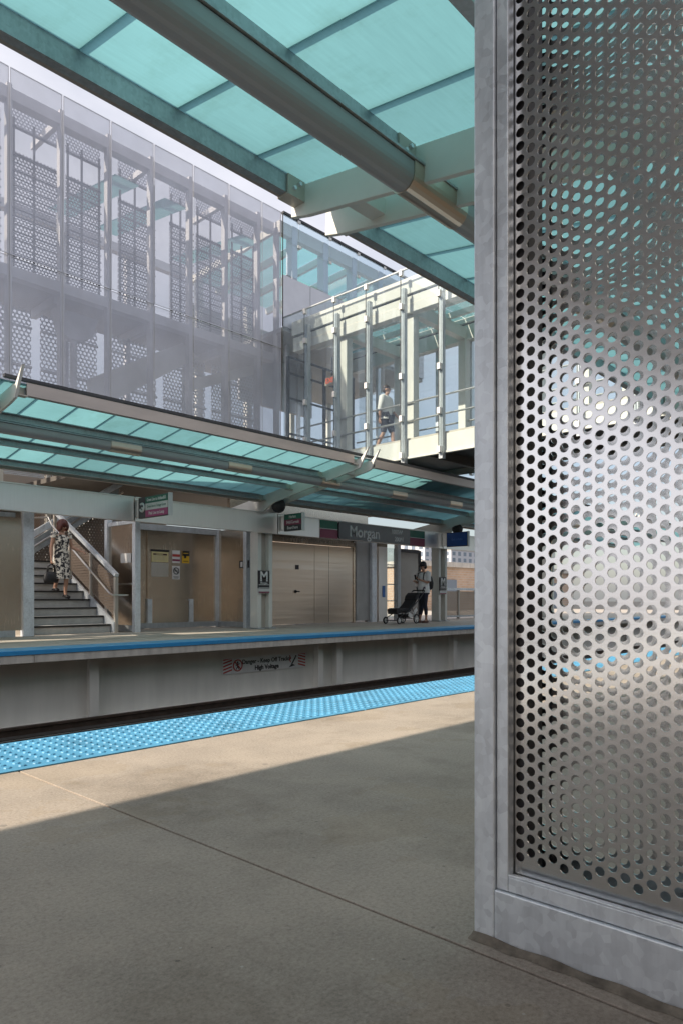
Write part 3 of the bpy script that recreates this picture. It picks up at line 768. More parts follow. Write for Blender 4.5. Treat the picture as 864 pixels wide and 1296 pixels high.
def notice(x0, x1, z0, z1, m, label, extra=None, y=14.445, name='notice'):
    t = thing(name, ((x0 + x1) / 2, y, (z0 + z1) / 2), label, 'notice', 'notices on the wind break')
    b = MB(); b.box(x0, x1, y, y + .012, z0, z1); b.build('sheet', m, t)
    if extra: extra(t, x0, x1, z0, z1, y)
    return t
def bar_on(t, x0, x1, z0, z1, y, m, nm): b = MB(); b.box(x0, x1, y - .003, y, z0, z1); b.build(nm, m, t)
def ex1(t, x0, x1, z0, z1, y):
    bar_on(t, x0 - .02, x1 + .02, z1 - .02, z1 + .03, y, M['signblack'], 'top_bar'); bar_on(t, x0 + .04, x1 - .04, z1 - .1, z1 - .065, y, M['signbrown'], 'heading_bar')
    bar_on(t, x0 + .12, x0 + .3, z1 - .09, z1 - .075, y - .002, M['pale'], 'heading_text')
    for k in range(5): bar_on(t, x0 + .05, x1 - .05 - .03 * (k % 3), z0 + .05 + k * .03, z0 + .056 + k * .03, y, M['creamd'], 'text_line')
def ex2(t, x0, x1, z0, z1, y):
    bar_on(t, x0, x1, z0 + .15, z0 + .21, y, M['red'], 'red_bar'); bar_on(t, x0, x1, z0 + .045, z0 + .09, y, M['maroon'], 'maroon_bar')
def ex3(t, x0, x1, z0, z1, y):
    bar_on(t, x0, x1, z1 - .12, z1, y, M['signblack'], 'black_top'); bar_on(t, x0 + .05, x0 + .11, z0 + .12, z0 + .19, y, M['signblack'], 'symbol'); bar_on(t, x0 + .03, x1 - .03, z0 + .04, z0 + .055, y, M['signblack'], 'text_line')
    bar_on(t, x0 + .03, x1 - .03, z1 - .065, z1 - .05, y - .003, M['yellow'], 'text_line')
def ex4(t, x0, x1, z0, z1, y):
    c = ((x0 + x1) / 2, z1 - .12); b = MB()
    b.tube([(c[0] + .075 * math.cos(R(a)), y - .003, c[1] + .075 * math.sin(R(a))) for a in range(0, 361, 20)], .012, 6)
    b.tube([(c[0] - .05, y - .003, c[1] + .05), (c[0] + .05, y - .003, c[1] - .05)], .011, 6); b.build('prohibition_ring', M['signblack'], t)
    bar_on(t, c[0] - .05, c[0] + .045, c[1] - .012, c[1] + .012, y, M['signblack'], 'cigarette_symbol')
    bar_on(t, x0 + .03, x1 - .03, z0 + .05, z0 + .065, y, M['signblack'], 'text_line'); bar_on(t, x0 + .05, x1 - .05, z0 + .025, z0 + .035, y, M['signblack'], 'text_line')
notice(9.05, 9.5, 1.57, 1.83, M['pale'], 'wide pale yellow notice with a dark top bar on the wind break board', ex1)
notice(9.61, 9.82, 1.56, 1.86, M['white'], 'white notice with red bars above the no smoking sign', ex2)
notice(9.89, 10.09, 1.565, 1.86, M['yellow'], 'small yellow notice with black top, rightmost on the board', ex3)
notice(9.61, 9.82, 1.17, 1.49, M['white'], 'white no smoking sign with a crossed ring', ex4, name='no_smoking_sign')
notice(9.04, 9.5, 1.22, 1.55, M['stainless'], 'shiny blank metal plate under the pale yellow notice')
def plate(x, y0, y1, z0, z1, m, label, txt):
    t = thing('wall_plate', (x, (y0 + y1) / 2, z0), label, 'notice', 'notices on the wind break')
    b = MB(); b.box(x - .012, x, y0, y1, z0, z1); b.build('sheet', m, t)
    for k, (a, c) in enumerate(txt):
        b = MB(); b.box(x - .015, x - .0121, y0 + a, y0 + c, z0 + .03, z1 - .03); b.build('symbol', M['white'], t)
plate(10.978, 13.25, 13.62, 1.45, 1.63, M['signblack'], 'small black plate with white symbols, near the cream twin post', ((.05, .13), (.24, .32)))
plate(7.985, 13.53, 13.95, 1.48, 1.68, M['offwhite'], 'small white plate on the panel beside the stair handrail', ())

# left end of the stair opening
t = thing('stair_side_screen', (5.3, 13.4, 0), 'galvanised framed stainless screen left of the stairs, cut by the edge of the photo', 'screen')
b = MB(); b.box(2.0, 5.63, 13.42, 13.45, .12, 2.4); b.build('panel', M['windst'], t)
b = MB(); b.box(5.64, 5.84, 13.36, 13.5, 0, 2.4); b.build('post', M['galv'], t, bevel=.004)
b = MB(); b.box(5.0, 5.06, 13.38, 13.42, 0.12, 2.4); b.build('mullion', M['galvd'], t)
b = MB(); b.box(2.0, 5.5, 13.38, 13.46, .0, .12); b.build('bottom_rail', M['galvd'], t)
b = MB(); b.box(2.0, 5.5, 13.38, 13.46, 2.22, 2.3); b.build('top_rail', M['galvd'], t)

# stair
t = thing('staircase', (6.75, 13.7, 0), 'grey stair with black nosings climbing from the opposite platform, woman on it', 'stairs')
NR = 9; rz = .176; tr = .3; y0 = 13.72
for k in range(NR):
    b = MB(); ya = y0 + k * tr; b.box(5.9, 7.6, ya, ya + tr + .02, k * rz + (.0 if k else .002), (k + 1) * rz - .035)
    o = b.build('step', M['tread'], t)
    b = MB(); b.box(5.9, 7.6, ya - .03, ya + tr, (k + 1) * rz - .035, (k + 1) * rz - .001); b.build('tread', M['nosing'], o)
    b = MB(); b.box(5.905, 7.595, ya + .03, ya + tr + .001, (k + 1) * rz - .004, (k + 1) * rz + .001); b.build('tread_plate', M['tread'], o)
zl = NR * rz; yl = y0 + NR * tr
b = MB(); b.box(5.9, 7.6, yl, yl + 1.3, zl - .15, zl); b.build('landing', M['tread'], t)
for x in (5.86, 7.61):
    b = MB(); b.prism([(y0 - .12, 0), (y0 + .12, 0), (yl, zl - .16), (yl, zl + .14), (y0 - .12, .22)], 'x', x, x + .05); b.build('stringer', M['galv'], t)
# guard: lower mesh panel, sloping tubes, posts
g0 = (7.66, y0 - .1, 0); slope = rz / tr
gz = lambda y: max(0, (y - y0) * slope)
b = MB(); b.prism([(y0 - .1, .3), (yl, zl + .2), (yl, zl + .95), (y0 - .1, 1.1)], 'x', 7.675, 7.685); b.build('guard_panel', perforated('stair_guard_mesh', (.34, .27, .22), .07, .016, .4, .6, 'yz'), t)
for y in (y0 - .1, y0 + .95, y0 + 1.95, yl):
    b = MB(); b.box(7.64, 7.71, y - .035, y + .035, gz(y), gz(y) + 1.16); b.build('guard_post', M['creamd'], t)
b = MB(); b.bar((7.68, y0 - .12, 1.2), (7.68, yl, zl + 1.18), .09, .07); b.build('guard_rail', M['galv'], t)
b = MB(); b.tube([(7.56, y0 - .2, .78), (7.56, y0 - .05, .82), (7.56, yl - .1, zl + .84), (7.56, yl + .1, zl + 1.05), (7.56, yl + .9, zl + 1.1)], .021, 8); b.build('handrail', M['stainless'], t)
b = MB(); b.tube([(7.56, y0 - .2, .78), (7.9, y0 - .2, .78)], .018, 8); b.build('rail_return', M['stainless'], t)
# upper flight climbing along the building
b = MB(); b.prism([(5.6, 1.5), (7.0, 1.5), (9.7, 3.27), (9.7, 3.62), (7.0, 1.85), (5.6, 1.62)], 'y', 17.05, 17.1); b.build('upper_stringer', M['galvd'], t)
b = MB(); b.bar((6.2, 17.0, 1.36 + .12), (9.75, 17.0, 3.77), .1, .14); b.build('upper_guard_rail', M['galv'], t)
b = MB(); b.tube([(6.4, 16.95, 1.3), (9.75, 16.95, 3.51)], .025, 8); b.build('upper_handrail', M['stainless'], t)
b = MB(); b.prism([(5.6, .2), (9.7, .2), (9.7, 3.5), (6.0, 1.25)], 'y', 17.2, 17.22); b.build('upper_side_panel', M['stairmesh'], t)
b = MB(); b.prism([(7.0, 1.4), (9.7, 3.17), (9.7, 3.02), (7.0, 1.25)], 'y', 17.25, 18.6); b.build('upper_flight', M['tread'], t)

# rear wall of the stair hall
t = thing('rear_wall', (9, 19.5, 0), 'brown mesh rear wall with cream posts seen between header beam and canopy', 'wall')
for k in range(8):
    x = 2.4 + 1.3 * k
    b = MB(); b.box(x + .06, x + 1.24, 19.5, 19.53, .05, 5.6); b.build('mesh_panel', M['guardmesh'], t)
    b = MB(); b.box(x - .06, x + .06, 19.4, 19.56, 0, 5.7); b.build('post', M['cream'], t)
    for z in (1.1, 2.3, 3.62, 4.7):
        b = MB(); b.box(x + .06, x + 1.24, 19.46, 19.5, z, z + .045); b.build('girt', M['creamd'], t)

# stainless double door and machine-room front
t = thing('service_door', (14, 14, 0), 'wide brushed stainless double door under the Morgan sign', 'door')
b = MB(); b.box(12.36, 13.92, 14.0, 14.05, .02, 2.2); o = b.build('door_leaf', M['door'], t, bevel=.004)
q = MB(); q.tube([(13.2, 13.99, .9), (13.2, 13.94, .9), (13.3, 13.94, .9)], .018, 8); q.tube([(13.2, 13.995, .9), (13.2, 13.98, .9)], .045, 12); q.build('handle', M['black'], o)
q = MB(); q.box(13.2, 13.32, 13.985, 13.999, 1.5, 1.62); q.build('lock_plate', M['dark'], o)
b = MB(); b.box(13.93, 15.5, 14.0, 14.05, .02, 2.2); o = b.build('door_leaf', M['door'], t, bevel=.004)
q = MB(); q.box(14.5, 14.506, 13.997, 14.0, .03, 2.19); q.build('seam', M['dark'], o)
b = MB(); b.box(12.2, 12.35, 13.98, 14.08, 0, 2.35); b.box(15.51, 15.6, 13.98, 14.08, 0, 2.35); b.box(12.35, 15.51, 13.98, 14.08, 2.21, 2.35); b.build('door_frame', M['windst'], t)
t = thing('machine_room', (14, 15.5, 0), 'stainless clad machine room wall between wind break and lift, behind the double door', 'wall')
b = MB(); b.box(11.06, 12.19, 14.02, 14.1, 0, 2.5); b.box(11.06, 16.3, 14.1, 14.2, 2.36, 3.6); b.build('wall', M['windst'], t)
b = MB(); b.box(12.6, 13.4, 13.9, 14.06, 2.4, 2.58); b.build('vent_box', M['dark'], t)
t = thing('glazed_pilaster', (16, 14, 0), 'pale panel and galvanised post between the double door and the lift', 'screen')
b = MB(); b.box(15.62, 16.2, 13.95, 14.05, .05, 2.5); b.build('panel', plain('pale_polycarbonate', (.42, .42, .41), .35, 0, .1, 3), t)
b = MB(); b.box(16.21, 16.42, 13.85, 14.05, 0, 2.5); b.build('post', M['galv'], t, bevel=.004)
t = thing('lift_enclosure', (17, 15, 0), 'lift front with dark doorway and stainless call panel left of the glass door', 'lift')
b = MB(); b.box(16.44, 16.68, 14.3, 14.35, 0, 2.3); b.build('dark_door', M['soffit'], t)
b = MB(); b.box(16.43, 17.1, 14.0, 14.5, 2.3, 2.6); b.build('lintel', M['windst'], t)
b = MB(); b.box(16.69, 17.1, 14.0, 14.3, 0, 2.3); o = b.build('call_panel', M['beamst'], t, bevel=.004)
q = MB(); q.box(16.86, 16.99, 13.99, 13.999, .75, 1.1); q.build('blue_sticker', plain('sticker_blue', (.08, .2, .5), .5), o)
q = MB(); q.box(16.55, 16.6, 14.28, 14.3, 1.35, 1.45); q.build('call_button', M['signblack'], t)
t = thing('glass_door', (18, 14.1, 0), 'tall glazed door bay with an open grey leaf behind the woman with the pram', 'door')
b = MB(); b.box(17.12, 17.62, 14.1, 14.112, .08, 2.3); b.build('glass_pane', M['clear'], t)
for z in (.62, 1.14, 1.75):
    b = MB(); b.box(17.12, 17.62, 14.08, 14.13, z, z + .03); b.build('glazing_bar', M['galvd'], t)
b = MB(); b.box(17.63, 17.78, 14.0, 14.15, 0, 2.5); b.build('post', M['galvd'], t)
b = MB(); b.box(17.85, 19.05, 14.25, 14.29, .08, 2.22); b.build('door_leaf', plain('grey_glass_leaf', (.3, .29, .28), .25, .3, .1, 2), t)
b = MB(); b.box(17.8, 17.85, 14.22, 14.3, 0, 2.3); b.box(19.05, 19.15, 14.22, 14.3, 0, 2.3); b.box(17.85, 19.05, 14.22, 14.3, 2.22, 2.32); b.build('door_frame', M['dark'], t)
t = thing('guard_screen', (22, 14, 0), 'waist-high perforated guard screen with top rail at the right end of the opposite platform', 'guard screen')
for k in range(6):
    x = 19.95 + k * 1.1
    b = MB(); b.box(x + .04, x + 1.06, 14.0, 14.02, .12, .96); b.build('mesh_panel', M['guardmesh'], t)
    b = MB(); b.box(x - .04, x + .04, 13.98, 14.06, 0, 1.0); b.build('post', M['creamd'], t)
b = MB(); b.box(19.6, 26.6, 13.95, 14.07, 1.0, 1.07); b.build('top_rail', M['galv'], t)
b = MB(); b.box(19.6, 26.6, 13.97, 14.05, .06, .12); b.build('bottom_rail', M['galvd'], t)

# ------------------------------------------------------------------ station building
XS = [1.44, 2.54, 3.64, 4.74, 5.84, 6.94, 8.04, 9.14, 10.24, 11.34, 12.44, 13.14]
t = thing('station_building', (9, 17, 0), 'tall mesh-clad station building behind the opposite canopy', 'building')
def screen(x0, x1, z0, z1, y=14.5):
    b = MB(); b.box(x0 + .012, x1 - .012, y, y + .004, z0, z1); o = b.build('mesh_panel', M['mesh'], t)
    b = MB(); w_ = .014
    b.box(x0 + .012, x0 + .012 + w_, y - .012, y - .001, z0, z1); b.box(x1 - .012 - w_, x1 - .012, y - .012, y - .001, z0, z1)
    b.box(x0 + .03, x1 - .03, y - .012, y - .001, z1 - w_, z1); b.box(x0 + .03, x1 - .03, y - .012, y - .001, z0, z0 + w_)
    b.build('panel_frame', M['panel'], o)
for x0, x1 in zip(XS[:-1], XS[1:]):
    screen(x0, x1, 7.595, 11.34); screen(x0, x1, 3.83, 7.565)
# structure behind the screen
for x in XS:
    b = MB(); b.box(x + .06, x + .16, 14.75, 14.9, 0 if x > 8.5 and 0 else 3.8, 11.2); b.build('column', M['greyf'], t)
for z0, z1, yy in ((7.28, 7.5, 14.76), (10.88, 11.12, 14.76), (3.85, 4.1, 14.76), (10.9, 11.15, 19.0)):
    b = MB(); b.box(1.44, 13.1, yy - .004, yy + .22, z0, z1); b.build('beam', M['greyf'], t)
for x in (2.6, 4.8, 7.0, 9.2, 11.4):
    b = MB(); b.box(x, x + .1, 15.0, 16.2, 10.95, 11.1); b.build('roof_beam', M['greyf'], t)
    b = MB(); b.box(x, x + .12, 15.0, 16.2, 7.1, 7.3); b.build('floor_beam', M['greyf'], t)
# back screens with coarse holes
for k in range(6):
    x = 1.44 + k * 1.96
    b = MB(); b.box(x - .06, x + .06, 19.2, 19.4, 5.7, 11); b.build('back_post', M['greyf'], t)
# inner guard screens with horizontal bars
for (x0, x1) in ((3.9, 5.0), (5.15, 6.1), (6.33, 7.43), (7.54, 8.39), (8.85, 9.85), (10.3, 11.0), (11.11, 12.15), (12.26, 13.1)):
    b = MB(); b.box(x0, x1, 15.62, 15.63, 7.75, 10.4); b.build('inner_screen', M['innermesh'], t)
    b = MB(); b.box(x0, x1, 15.62, 15.63, 10.92, 11.5); b.build('inner_screen', M['innermesh'], t)
    b = MB(); z = 7.8
    while z < 10.3: b.box(x0, x1, 15.55, 15.575, z, z + .018); z += .165
    for x in (x0 + .02, x0 + (x1 - x0) * .42, x1 - .06): b.box(x, x + .045, 15.58, 15.61, 7.75, 11.1)
    b.box(x0, x1, 15.58, 15.61, 10.88, 10.93); b.box(x0, x1, 15.58, 15.61, 10.3, 10.34)
    b.build('screen_bars', M['dark'], t)
for (x0, x1) in ((3.4, 5.2), (5.3, 6.75), (6.95, 8.3), (8.5, 9.9), (10.1, 11.4), (11.6, 13.1)):
    b = MB(); b.box(x0, x1, 15.6, 15.61, 3.9, 7.03); b.build('lower_screen', M['backmesh'], t)
    b = MB()
    for z in (4.6, 5.75, 6.6): b.box(x0, x1, 15.54, 15.58, z, z + .05)
    b.box(x0 + .55, x0 + .62, 15.52, 15.58, 3.9, 7.03)
    b.build('screen_bars', M['greyf'], t)
# sloping stair beams, round column with a bracket head
b = MB(); b.prism([(7.95, 5.35), (8.6, 5.4), (10.9, 6.95), (10.4, 7.2), (7.95, 5.75)], 'y', 15.2, 15.4); b.build('stair_beam', M['cream'], t)
b = MB(); b.prism([(10.6, 6.0), (12.9, 7.0), (12.9, 7.27), (10.6, 6.3)], 'y', 15.2, 15.35); b.build('stair_beam', M['cream'], t)
b = MB(); b.tube([(7.55, 15.25, 3.8), (7.55, 15.25, 6.5)], .08, 12); b.prism([(7.1, 7.1), (8.1, 7.1), (7.95, 6.65), (7.7, 6.5), (7.4, 6.5), (7.2, 6.65)], 'y', 15.15, 15.4); b.build('round_column', M['greyf'], t)
for z in (7.05,):
    b = MB(); b.box(1.44, 13.1, 15.0, 16.4, 7.302, 7.5); b.build('floor_slab', M['interior'], t)
# glass roof inside, seen through the screens
for x in (8.42, 9.75, 13.0 - .85 + .0):
    w_ = .62
    b = MB(); vs = [(x, 14.98, 10.5), (x + w_, 14.98, 10.5), (x + w_, 18.4, 11.0), (x, 18.4, 11.0)]; v2 = [(q[0], q[1], q[2] + .02) for q in vs]
    b.add(vs + v2, [(0, 1, 2, 3), (0, 1, 5, 4), (1, 2, 6, 5), (2, 3, 7, 6), (3, 0, 4, 7)], 1); b.add(vs + v2, [(4, 5, 6, 7)], 0)
    b.build('roof_glass', [M['clear'], M['frost']], t)
b = MB(); b.box(1.43, 1.435, 14.5, 19.3, 3.83, 11.3); b.build('end_screen', M['meshy'], t)
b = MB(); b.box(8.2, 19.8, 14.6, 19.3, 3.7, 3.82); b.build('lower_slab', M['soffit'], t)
# the glazed upper volume to the right
tb_ = t
x = 13.17
b = MB(); b.box(13.16, 19.6, 14.45, 14.5, 8.2, 9.62); b.build('metal_panel', M['panel'], t)
for xx in (14.2, 15.4, 16.6, 17.8, 19.0):
    q = MB(); q.box(xx, xx + .01, 14.447, 14.451, 8.2, 9.62); q.build('panel_seam', M['dark'], t)
wx = [13.17, 13.75, 15.0, 16.25, 17.5, 18.75, 19.6]
for a, c in zip(wx[:-1], wx[1:]):
    for z0, z1 in ((9.66, 10.56), (10.58, 11.3)):
        q = MB(); q.box(a + .01, c - .01, 14.44, 14.452, z0, z1); q.build('window_pane', M['darkglass'], t)
    q = MB(); q.box(c - .1, c + .1, 14.6, 14.85, 8.2, 11.2); q.build('mullion', M['panel'], t)
    for z in (11.26, 10.57):
        q = MB(); q.box(c - .05, c + .05, 14.41, 14.44, z - .04, z + .04); q.build('glass_clip', M['white'], t)
b = MB(); b.box(13.16, 19.6, 14.42, 14.52, 11.3, 11.36); b.build('parapet', M['dark'], t)
b = MB(); b.box(13.155, 13.168, 14.445, 14.47, 8.2, 11.3); b.build('corner_trim', M['dark'], t)
b = MB(); b.box(13.2, 19.6, 14.62, 14.8, 10.86, 11.2); b.build('upper_beam', M['cream'], t)
b = MB(); b.box(13.2, 19.6, 18.9, 19.0, 8.2, 10.1); b.build('rear_wall', M['interior'], t)
for k in range(6):
    x = 13.2 + k * 1.08
    b = MB(); b.add([(x, 14.9, 11.12), (x + 1.04, 14.9, 11.12), (x + 1.04, 18.9, 10.9), (x, 18.9, 10.9)], [(0, 1, 2, 3)], 0); b.add([(x, 14.9, 11.14), (x + 1.04, 14.9, 11.14), (x + 1.04, 18.9, 10.92), (x, 18.9, 10.92)], [(0, 1, 2, 3)], 1)
    b.build('roof_glass', [M['frost'], M['clear']], t)
    b = MB(); b.bar((x, 14.9, 11.0), (x, 18.9, 10.78), .1, .2); b.build('roof_rafter', M['cream'], t)
b = MB(); b.box(13.2, 19.6, 14.5, 19, 8.1, 8.2); b.build('upper_slab', M['interior'], t)
for xx in (13.4, 15.4, 17.4, 19.3):
    b = MB(); b.box(xx, xx + .2, 18.7, 18.9, 3.8, 11); b.build('column', M['cream'], t)

b = MB()
for x in (13.5, 14.25, 14.95, 15.7, 16.2): b.box(x, x + .07, 14.62, 14.7, 4.4, 7.5)
for z in (4.4, 5.3, 6.3, 7.0, 7.45): b.box(13.5, 16.27, 14.605, 14.62, z, z + .06)
b.build('entrance_frame', M['dark'], t)
b = MB(); b.box(13.3, 16.3, 16.5, 16.6, 6.6, 8.1); b.box(14.0, 14.1, 15.2, 15.3, 3.83, 8.1); b.box(15.4, 15.5, 16.2, 16.3, 3.83, 8.1); b.box(13.3, 16.3, 15.6, 15.64, 5.2, 5.26); b.box(13.3, 16.3, 15.6, 15.64, 4.9, 4.95); b.build('hall_frame', M['greyf'], t)
# ------------------------------------------------------------------ footbridge
t = thing('footbridge', (14.8, 8, 4.0), 'glass-walled footbridge with cream beams crossing above the tracks', 'footbridge')
BX0, BX1 = 13.17, 16.3
b = MB(); b.box(13.42, 16.1, -2, 14.4, 4.22, 4.4); b.build('deck', M['interior'], t)
b = MB(); b.box(13.36, 13.42, -2, 14.4, 4.04, 4.46); b.box(13.33, 13.42, -2, 14.4, 4.02, 4.06); b.build('fascia_beam', M['cream'], t)
b = MB(); b.box(13.42, 13.6, -2, 14.4, 4.46, 4.52); b.build('curb', M['creamd'], t)
b = MB(); b.box(16.1, 16.16, -2, 14.4, 4.04, 4.46); b.build('fascia_beam', M['cream'], t)
for y in [k * 1.6 - 1.5 for k in range(10)]:
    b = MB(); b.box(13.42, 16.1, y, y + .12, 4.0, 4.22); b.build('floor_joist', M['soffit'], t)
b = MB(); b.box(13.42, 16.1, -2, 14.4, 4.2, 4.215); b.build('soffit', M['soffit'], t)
seams = [14.47, 13.63] + [12.55 - 1.085 * k for k in range(14)]
for a, c in zip(seams[:-1], seams[1:]):
    b = MB(); b.box(BX0, BX0 + .012, c + .008, a - .008, 4.02, 7.585); b.build('glass_pane', M['bridgeglass'], t)
    b = MB(); b.box(BX0, BX0 + .012, c + .008, a - .008, 7.6, 8.42); b.build('upper_glass_pane', M['bridgeglass'], t)
    b = MB(); b.box(BX1, BX1 + .012, c + .008, a - .008, 4.02, 8.4); b.build('glass_pane', M['bridgeglass'], t)
for y in seams[1:]:
    yf_ = y
    b = MB(); b.box(13.24, 13.36, yf_ - .055, yf_ - .03, 3.88, 8.05); b.box(13.24, 13.262, yf_ - .03, yf_ + .045, 3.88, 8.05); o = b.build('fin', M['galvd'], t)
    for z in (4.08, 4.95, 5.95, 7.592, 8.38):
        b = MB(); b.box(13.145, 13.24, y - .05, y + .03, z - .07, z + .07); b.build('glass_clip', M['white'], o)
    b = MB(); b.box(BX1 - .14, BX1 - .02, yf_ - .05, yf_ + .04, 4.0, 8.05); b.build('fin', M['galv'], t)
    b = MB(); b.box(BX0 - .002, BX0 + .016, y - .007, y + .007, 4.03, 8.4); b.build('seam', M['dark'], t)
b = MB(); b.box(BX0 - .01, BX0 + .03, -2, 14.45, 8.422, 8.45); b.build('top_cap', M['galvd'], t)
for y in [12.62 - 2.17 * k for k in range(7)]:
    for x in (13.62, 15.86):
        b = MB(); b.box(x, x + .22, y - .11, y + .11, 4.4, 7.55); b.build('column', M['cream'], t, bevel=.005)
    b = MB(); b.box(13.62, 16.08, y - .1, y + .1, 7.56, 7.85); b.build('cross_beam', M['cream'], t)
for x in (13.5, 15.95):
    b = MB(); b.box(x, x + .24, -2, 14.4, 7.553, 7.94); b.build('roof_beam', M['cream'], t)
    b = MB(); b.box(x - .06, x + .2, -2, 14.4, 7.98, 8.36); b.build('roof_beam', M['cream'], t)
    b = MB(); b.box(x + .02, x + .18, -2, 14.4, 7.94, 7.98); b.build('shadow_gap', M['dark'], t)
for x in (14.4, 15.1):
    b = MB(); b.box(x, x + .09, -2, 14.4, 7.86, 8.0); b.build('purlin', M['cream'], t)
for a, c in zip(seams[:-1], seams[1:]):
    b = MB(); vs = [(13.76, c + .01, 8.1), (15.88, c + .01, 8.1), (15.88, a - .01, 8.1), (13.76, a - .01, 8.1)]
    b.add(vs, [(0, 1, 2, 3)], 1); v2 = [(p[0], p[1], p[2] + .02) for p in vs]; b.add(vs + v2, [(4, 5, 6, 7), (0, 1, 5, 4), (1, 2, 6, 5), (2, 3, 7, 6), (3, 0, 4, 7)], 0)
    b.build('roof_glass', [M['clear'], M['frost']], t)
for x in (13.58, 16.02):
    for z in (5.42, 4.98):
        b = MB(); b.tube([(x, -2, z), (x, 14.3, z)], .024, 8); b.build('handrail', M['stainless'], t)
t = thing('exit_sign', (14.6, 13.9, 7.0), 'small lit exit sign hanging inside the footbridge', 'exit sign')
b = MB(); b.box(14.5, 14.58, 13.7, 14.15, 6.78, 7.02); b.build('case', M['exitface'], t)
b = MB(); b.box(14.53, 14.56, 13.9, 13.94, 7.02, 7.56); b.build('stem', M['dark'], t)
lettering('EXIT', .2, (14.499, 13.925, 6.9), (0, -1, 0), UP, M['exitred'], t, .004)

# ------------------------------------------------------------------ surroundings
def facade_block(name, label, x0, x1, y0, y1, z1, wm, gm, nx, nz, z0=-6.5, zs=None, ny=0, cat='building', group=None):
    t = thing(name, ((x0 + x1) / 2, (y0 + y1) / 2, z0), label, cat, group)
    b = MB(); b.box(x0, x1, y0, y1, z0, z1); b.build('wall', wm, t)
    b = MB(); b.box(x0 - .15, x1 + .15, y0 - .15, y1 + .15, z1, z1 + .3); b.build('parapet', M['concl'], t)
    zs = z0 + 2 if zs is None else zs
    dz = (z1 - zs) / nz
    for i in range(nx):
        w_ = (x1 - x0) / nx
        for j in range(nz):
            b = MB(); xa = x0 + w_ * (i + .25); za = zs + dz * (j + .2)
            b.box(xa, xa + w_ * .5, y0 - .05, y0 + .05, za, za + dz * .6); b.build('window', gm, t)
    for i in range(ny):
        w_ = (y1 - y0) / ny
        for j in range(nz):
            b = MB(); ya = y0 + w_ * (i + .25); za = zs + dz * (j + .2)
            b.box(x0 - .05, x0 + .05, ya, ya + w_ * .5, za, za + dz * .6); b.build('window', gm, t)
facade_block('brick_building', 'low tan brick building lit by the sun beyond the guard screen', 33, 52, 24.5, 38, 2.6, M['brick'], M['towerglass'], 4, 2, zs=-5)
facade_block('brick_building', 'red brick building seen through the mesh wall behind the stairs', -2, 14.5, 27, 40, 5.0, M['redbrick'], M['towerglass'], 5, 3)
facade_block('tower_block', 'pale distant tower block standing above the tan brick building', 250, 275, 170, 195, 21, M['tower'], M['towerglass'], 6, 9, zs=-3, ny=5, group='distant towers')
facade_block('tower_block', 'pale narrow distant tower block nearer the cream post', 215, 228, 158, 172, 24, M['tower'], M['towerglass'], 4, 10, zs=-3, ny=4, group='distant towers')
facade_block('tower_block', 'wide low distant block right of the narrow tower', 300, 345, 180, 200, 15, M['tower'], M['towerglass'], 9, 6, zs=-3, ny=3, group='distant towers')

exec_people = True
# ------------------------------------------------------------------ people
def skin_mesh(name, nodes, edges, mat, parent, sub=2, root=None, xf=None):
    """nodes: {key: (pos, radius or (rx, ry))}"""
    keys = list(nodes); me = D.meshes.new(name)
    me.from_pydata([xf @ Vector(nodes[k][0]) if xf else nodes[k][0] for k in keys], [(keys.index(a), keys.index(b_)) for a, b_ in edges], [])
    o = D.objects.new(name, me); COL.objects.link(o)
    m = o.modifiers.new('skin', 'SKIN'); m.use_smooth_shade = True; m.branch_smoothing = .6
    sk = me.skin_vertices[0].data
    for i, k in enumerate(keys):
        r_ = nodes[k][1]; sk[i].radius = r_ if isinstance(r_, tuple) else (r_, r_)
        sk[i].use_root = (k == (root or keys[0]))
    s = o.modifiers.new('sub', 'SUBSURF'); s.levels = sub; s.render_levels = sub
    dg = bpy.context.evaluated_depsgraph_get(); dg.update()
    nm = D.meshes.new_from_object(o.evaluated_get(dg)); nm.name = name
    D.objects.remove(o); D.meshes.remove(me)
    nm.materials.clear(); nm.materials.append(mat)
    nm.polygons.foreach_set('use_smooth', [True] * len(nm.polygons))
    ob = D.objects.new(name, nm); COL.objects.link(ob)
    if parent: put(ob, parent)
    return ob

def V(*a): return Vector(a)
def add_hand(nodes, edges, side, wrist, elbow, palm_n, curl=.5):
    d = (wrist - elbow).normalized(); n = Vector(palm_n).normalized(); s = d.cross(n).normalized(); n = s.cross(d).normalized()
    k = side; pal = wrist + d * .05
    nodes[k + 'palm'] = (pal, (.03, .017)); edges.append((k + 'wrist', k + 'palm'))
    for i, (off, ln) in enumerate(((-.03, .07), (-.01, .08), (.011, .075), (.03, .06))):
        b0 = wrist + d * .085 + s * off
        p1 = b0 + (d * math.cos(curl * .6) + n * math.sin(curl * .6)) * ln * .5
        p2 = p1 + (d * math.cos(curl * 1.7) + n * math.sin(curl * 1.7)) * ln * .5
        for q, (p, r_) in enumerate(((b0, .0095), (p1, .009), (p2, .007))): nodes[f'{k}f{i}{q}'] = (p, r_)
        edges += [(k + 'palm', f'{k}f{i}0'), (f'{k}f{i}0', f'{k}f{i}1'), (f'{k}f{i}1', f'{k}f{i}2')]
    t0 = wrist + d * .035 - s * .032 + n * .008; t1 = t0 + (d * .7 - s * .45 + n * .5).normalized() * .045
    nodes[k + 't0'] = (t0, .011); nodes[k + 't1'] = (t1, .009)
    edges += [(k + 'palm', k + 't0'), (k + 't0', k + 't1')]

